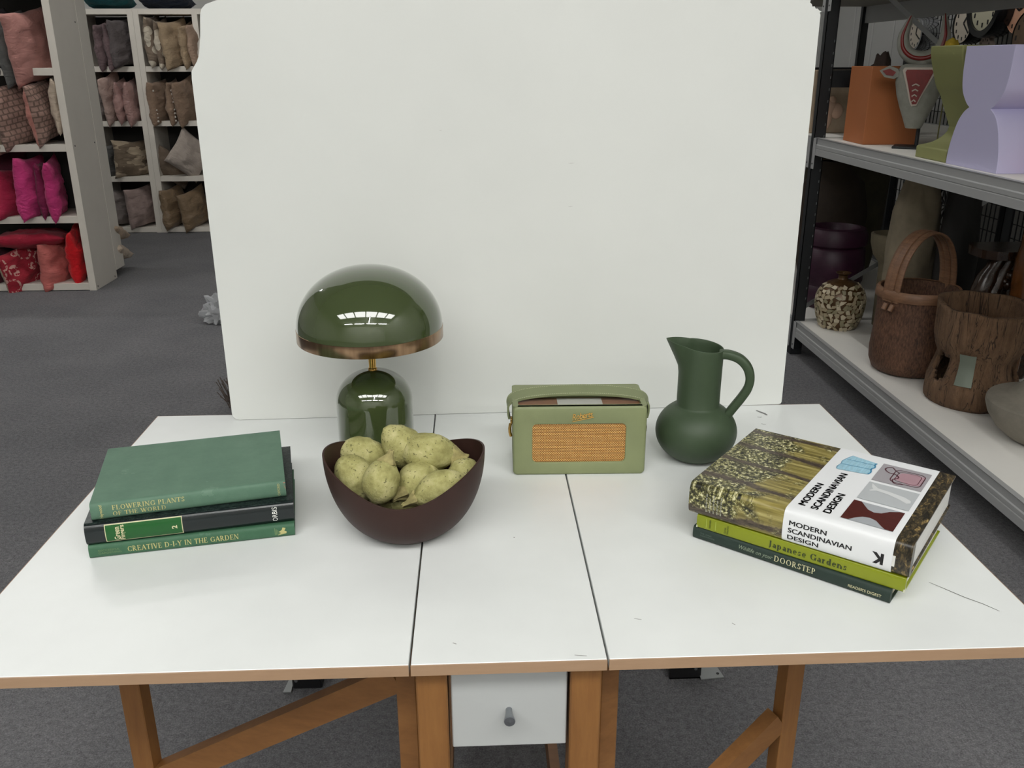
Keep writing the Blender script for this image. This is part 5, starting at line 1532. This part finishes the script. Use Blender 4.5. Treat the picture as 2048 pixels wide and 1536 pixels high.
# dim pots at the back
def lathe_thing(name, label, cat, loc, prof, mat, seg=48, wobble=0.0, sm=50, seed=0):
    f = (lambda r, z, a: (r * (1 + wobble * math.sin(3 * a + z * 9 + seed) + wobble * .6 * math.sin(7 * a - z * 17)), z)) if wobble else None
    o = MB().lathe(prof, seg, fn=f).build(name, mat, None, True, sm)
    o.location = loc
    return tag(o, label, cat)
VEL = M('purple_glaze', (62, 22, 48), 0.5, var=0.5, vscale=9, bump=0.2, bscale=30)
lathe_thing('purple_pot', 'large dark purple ribbed pot in the shade behind the front upright', 'pot', (1.965, 3.86, ZL), [(0, 0), (0.15, 0), (0.165, 0.05), (0.172, 0.10), (0.158, 0.125), (0.168, 0.15), (0.172, 0.24), (0.165, 0.32), (0.150, 0.335), (0.170, 0.35), (0.172, 0.40), (0.155, 0.435), (0.125, 0.44), (0.115, 0.42), (0.11, 0.3), (0, 0.3)], VEL)
lathe_thing('clay_bowl', 'beige clay bowl on a foot beside the purple pot', 'bowl', (2.085, 3.42, ZL), [(0, 0), (0.05, 0), (0.055, 0.30), (0.06, 0.33), (0.09, 0.37), (0.108, 0.43), (0.11, 0.475), (0.098, 0.478), (0.09, 0.44), (0.0, 0.40)], M('dim_clay', (124, 114, 92), 0.85, var=0.25, vscale=12))
rockm = M('rough_pale_stone', (150, 138, 116), 0.9, var=0.35, vscale=7, bump=0.5, bscale=20)
rock('standing_stone', 'tall rough pale stone standing in the shade of the lower shelf', 'stone', (2.03, 3.12, ZL), (0.115, 0.10, 0.42), rockm, 9, 0.18, 1.3)
lathe_thing('tall_dark_vase', 'tall black vase standing beside the rough pale stone', 'vase', (2.175, 2.98, ZL), [(0, 0), (0.07, 0), (0.085, 0.2), (0.09, 0.45), (0.078, 0.62), (0.07, 0.7), (0.075, 0.80), (0.065, 0.80), (0.06, 0.6), (0, 0.5)], M('black_clay', (28, 25, 24), 0.7), wobble=0.02)
lathe_thing('brown_jar', 'dark brown shouldered jar behind the purple pot', 'jar', (2.12, 4.35, ZL), [(0, 0), (0.14, 0), (0.2, 0.25), (0.21, 0.45), (0.17, 0.62), (0.09, 0.70), (0.09, 0.74), (0.08, 0.74), (0.075, 0.6), (0, 0.5)], M('dark_brown_clay', (58, 46, 36), 0.8, var=0.3, vscale=10))
lathe_thing('woven_pot', 'tall olive brown pot at the back of the lower shelf', 'pot', (2.36, 4.75, ZL), [(0, 0), (0.2, 0), (0.25, 0.3), (0.26, 0.6), (0.24, 0.85), (0.2, 0.88), (0.19, 0.8), (0, 0.6)], M('olive_clay', (78, 72, 54), 0.85, var=0.3, vscale=10))
lathe_thing('dark_fill_pot', 'wide black pot added to darken the shelf behind the mosaic bottle', 'pot', (2.34, 3.27, ZL), [(0, 0), (0.17, 0), (0.2, 0.06), (0.215, 0.2), (0.20, 0.36), (0.16, 0.44), (0.15, 0.44), (0.15, 0.3), (0, 0.3)], M('dark_fill_black', (24, 21, 20), 0.8))  # added pot, its black stands in for the dark at the shelf's open back
# glossy root wood and cactus-shaped piece
root = thing('root_wood_sculpture', 'dark polished root wood sculpture behind the basket handle', 'sculpture', (2.24, 2.62, ZL))
RT = M('polished_root', (54, 36, 24), 0.22, var=0.5, vscale=20, bump=0.3, bscale=30)
m = MB()
rr = random.Random(11)
for i in range(9):
    x = rr.uniform(-0.13, 0.13); y = rr.uniform(-0.08, 0.08)
    pts = spline([(x, y, 0.0), (x + rr.uniform(-.04, .04), y + rr.uniform(-.04, .04), 0.18), (x + rr.uniform(-.06, .06), y + rr.uniform(-.04, .04), 0.36), (x * 0.8 + rr.uniform(-.05, .05), y, 0.54)], 5)
    m.tube(pts, [0.045 - 0.018 * abs(k / len(pts) - 0.4) + rr.uniform(-.006, .006) for k in range(len(pts))], 10)
m.build('roots', RT, root, True, 180)
MB().prism(roundrect(-0.19, 0.17, -0.11, 0.11, 0.08, 6), 0.53, 0.565, 'z').build('slab_top', RT, root)
kn = MB()
for i in range(10):
    bm = bmesh.new(); bmesh.ops.create_icosphere(bm, subdivisions=2, radius=rr.uniform(0.014, 0.028))
    kn.bm(bm, 0, Matrix.Translation((rr.uniform(-0.11, 0.09), -0.075 + rr.uniform(-.015, .015), rr.uniform(0.1, 0.5))))
kn.build('knots', RT, root, True, 180)['kind'] = 'stuff'
cac = thing('branching_wood_piece', 'glossy amber brown branching piece shaped like a cactus, right of the root wood', 'sculpture', (2.19, 2.475, ZL))
AMB = M('amber_gloss', (104, 64, 32), 0.15, var=0.4, vscale=16)
m = MB()
m.tube(spline([(0, 0, 0), (0.005, 0, 0.25), (-0.005, 0, 0.5), (0.0, 0, 0.70)], 5), [0.045] * 8 + [0.04] * 4 + [0.032] * 4, 14)
m.build('trunk', AMB, cac, True, 60)
MB().tube(spline([(0.0, -0.01, 0.40), (0.05, -0.02, 0.46), (0.075, -0.025, 0.55), (0.075, -0.02, 0.66)], 5), 0.027, 12).build('branch', AMB, cac, True, 60)
MB().tube([(0.03, -0.01, 0.36), (0.13, -0.03, 0.365)], 0.016, 10).build('branch', AMB, cac, True, 60)

# ------------------------------------------------------------------ wire grid with clocks behind the shelving
XG = 3.20
grid = thing('wire_grid_panel', 'black wire display grid on the wall behind the shelving', 'wire grid', (XG, 3.0, 0.3))
m = MB()
y = 0.0
while y < 2.86:
    m.box(-0.003, 0.003, y - 0.0022, y + 0.0022, 0, 1.9); y += 0.05
m.build('vertical_wires', BLACK, grid)['kind'] = 'stuff'
m = MB(); z = 0.0
while z < 1.91:
    m.box(0.003, 0.009, 0, 2.85, z - 0.0022, z + 0.0022); z += 0.085
m.build('horizontal_wires', BLACK, grid)['kind'] = 'stuff'
MB().box(-0.03, 0.03, 2.86, 2.92, -0.3, 1.95).build('post', BLACKMETAL, grid)
def clock(label, y, z, r, depth, face, rim, hands, nums=True, rimw=0.12, kw=(200, 75)):
    t = thing('wall_clock', label, 'clock', (XG - 0.006, y, z), 0, 'wall clocks hanging on the wire grid')
    mx = Matrix.Rotation(math.radians(-90), 4, 'Y')
    MB().lathe([(0, 0), (r * 0.98, 0), (r, depth * 0.3), (r, depth * 0.85), (r * 0.97, depth), (r * (1 - rimw), depth), (r * (1 - rimw), depth * 0.88), (0, depth * 0.88)], 48, mx=mx).build('case', rim, t, True, 40)
    d = -depth * 0.88
    MB().lathe([(0, depth * 0.88), (r * (1 - rimw) - 0.0005, depth * 0.88), (r * (1 - rimw) - 0.0005, depth * 0.89), (0, depth * 0.89)], 48, mx=mx).build('dial', face, t)
    xd = -depth * 0.89
    rd = r * (1 - rimw)
    if nums:
        mk = MB()
        for i in range(12):
            a = 2 * math.pi * i / 12
            cy_, cz_ = rd * 0.78 * math.sin(a), rd * 0.78 * math.cos(a)
            mk.box(xd - 0.0015, xd - 0.0005, cy_ - rd * 0.05, cy_ + rd * 0.05, cz_ - rd * 0.09, cz_ + rd * 0.09)
        mk.build('hour_marks', BLACK, t)['kind'] = 'stuff'
    if hands:
        for a, l, w in ((kw[0], 0.55, 0.06), (kw[1], 0.8, 0.045)):
            a = math.radians(a)
            MB().beam((xd - 0.003, 0, 0), (xd - 0.003, -rd * l * math.sin(a), rd * l * math.cos(a)), 0.001, rd * w * 2, up=(0, math.cos(a), math.sin(a))).build('hand', BLACK, t)
CRM = M('dial_cream', (212, 202, 186), 0.5); PALE = M('dial_pale', (196, 192, 168), 0.4)
CHR = M('chrome_case', (180, 182, 186), 0.12, 1.0); BLKG = M('black_case', (16, 17, 20), 0.2)
clock('cream wall clock with two black hands, left of the big black one', 5.005, 1.705, 0.125, 0.10, CRM, BLKG, True, True, 0.06, (40, 130))
clock('large black wall clock with pale dial and dotted hours', 4.735, 1.80, 0.19, 0.13, PALE, BLKG, False, True, 0.22)
clock('peach wall clock at the right frame edge', 4.50, 1.755, 0.13, 0.04, M('dial_peach', (206, 158, 130), 0.5), M('peach_case', (206, 158, 130), 0.5), True, True, 0.05, (60, 300))
clock('brown wooden wall clock under the peach one', 4.36, 1.605, 0.155, 0.05, M('dial_wood', (112, 92, 74), 0.6, var=0.3, vscale=20), BLKG, True, True, 0.06, (20, 200))
clock('small chrome wall clock glimpsed between the bull horns', 5.60, 1.66, 0.115, 0.12, CRM, CHR, True, True, 0.16, (10, 120))
clock('small plain pale wall clock just above the lilac pedestal', 4.83, 1.555, 0.07, 0.03, M('dial_grey_pink', (172, 156, 146), 0.5), M('grey_pink_case', (172, 156, 146), 0.5), True, True, 0.05)
wc = thing('spoked_clock', 'dark metal clock with open spokes low on the wire grid', 'clock', (XG - 0.02, 4.98, 0.55))
m = MB()
m.lathe([(0.135, 0), (0.16, 0), (0.16, 0.02), (0.135, 0.02), (0.135, 0)], 40, mx=Matrix.Rotation(math.radians(-90), 4, 'Y'), cap0=False, cap1=False)
m.build('ring', BLACKMETAL, wc, True, 30)
for i in range(6):
    a = math.pi * i / 6
    MB().beam((-0.01, -0.135 * math.cos(a), -0.135 * math.sin(a)), (-0.01, 0.135 * math.cos(a), 0.135 * math.sin(a)), 0.006, 0.012, up=(1, 0, 0)).build('spoke', M('spoke_grey', (70, 70, 70), 0.5), wc)
yf = thing('dried_flower', 'small mustard yellow dried flower head peeking over the olive pedestal', 'flower', (1.909, 2.80, ZU))
MB().tube([(0, 0, 0.0), (0.002, 0, 0.40)], 0.003, 6).build('stem', M('dry_green', (96, 92, 52), 0.8), yf)
bm = bmesh.new(); bmesh.ops.create_icosphere(bm, subdivisions=3, radius=0.026)
for v in bm.verts:
    v.co *= 1 + 0.35 * noise.noise(v.co * 90)
MB().bm(bm, 0, Matrix.Translation((0.002, 0, 0.415))).build('flower_head', M('mustard', (178, 150, 40), 0.8), yf, True, 180)

# ------------------------------------------------------------------ clutter on the carpet behind the board
def crumple(name, label, cat, loc, sc, mat, seed):
    bm = bmesh.new(); bmesh.ops.create_icosphere(bm, subdivisions=4, radius=1)
    of = Vector((seed, seed * 2, seed * 3))
    for v in bm.verts:
        d = abs(noise.noise(v.co * 2.6 + of)) * 0.7 + abs(noise.noise(v.co * 6 + of)) * 0.35
        v.co = v.co * (0.62 + d)
        v.co.z = max(v.co.z, -0.45)
    m = MB().bm(bm, 0, Matrix.Diagonal((sc[0], sc[1], sc[2], 1)) @ Matrix.Translation((0, 0, 0.45)))
    o = m.build(name, mat, None, True, 25)
    o.location = loc
    return tag(o, label, cat)
def plastic():
    t = NT('clear_plastic')
    t.b.inputs['Base Color'].default_value = rgb(226, 228, 230)
    t.b.inputs['Roughness'].default_value = 0.12
    t.b.inputs['Transmission Weight'].default_value = 0.55
    t.b.inputs['IOR'].default_value = 1.25
    return t.m
crumple('plastic_wrap', 'crumpled clear plastic wrap on the carpet left of the backdrop board', 'plastic wrap', (-1.58, 4.33, 0), (0.13, 0.10, 0.13), plastic(), 3.3)
fz = thing('dried_grass_bundle', 'small brown bundle of dried grass beside the lower left board edge', 'dried grass', (-1.12, 2.86, 0))
m = MB(); rr = random.Random(9)
for i in range(160):
    a = rr.uniform(0, 6.28); r = rr.uniform(0.0, 0.05); l = rr.uniform(0.06, 0.15)
    p = Vector((r * math.cos(a), r * math.sin(a), 0.002)); q = p + Vector((rr.uniform(-.06, .06), rr.uniform(-.06, .06), l))
    m.beam(p, q, 0.003, 0.003)
m.build('stalks', M('dry_stalk', (104, 92, 84), 0.9, var=0.4, vscale=30), fz)['kind'] = 'stuff'
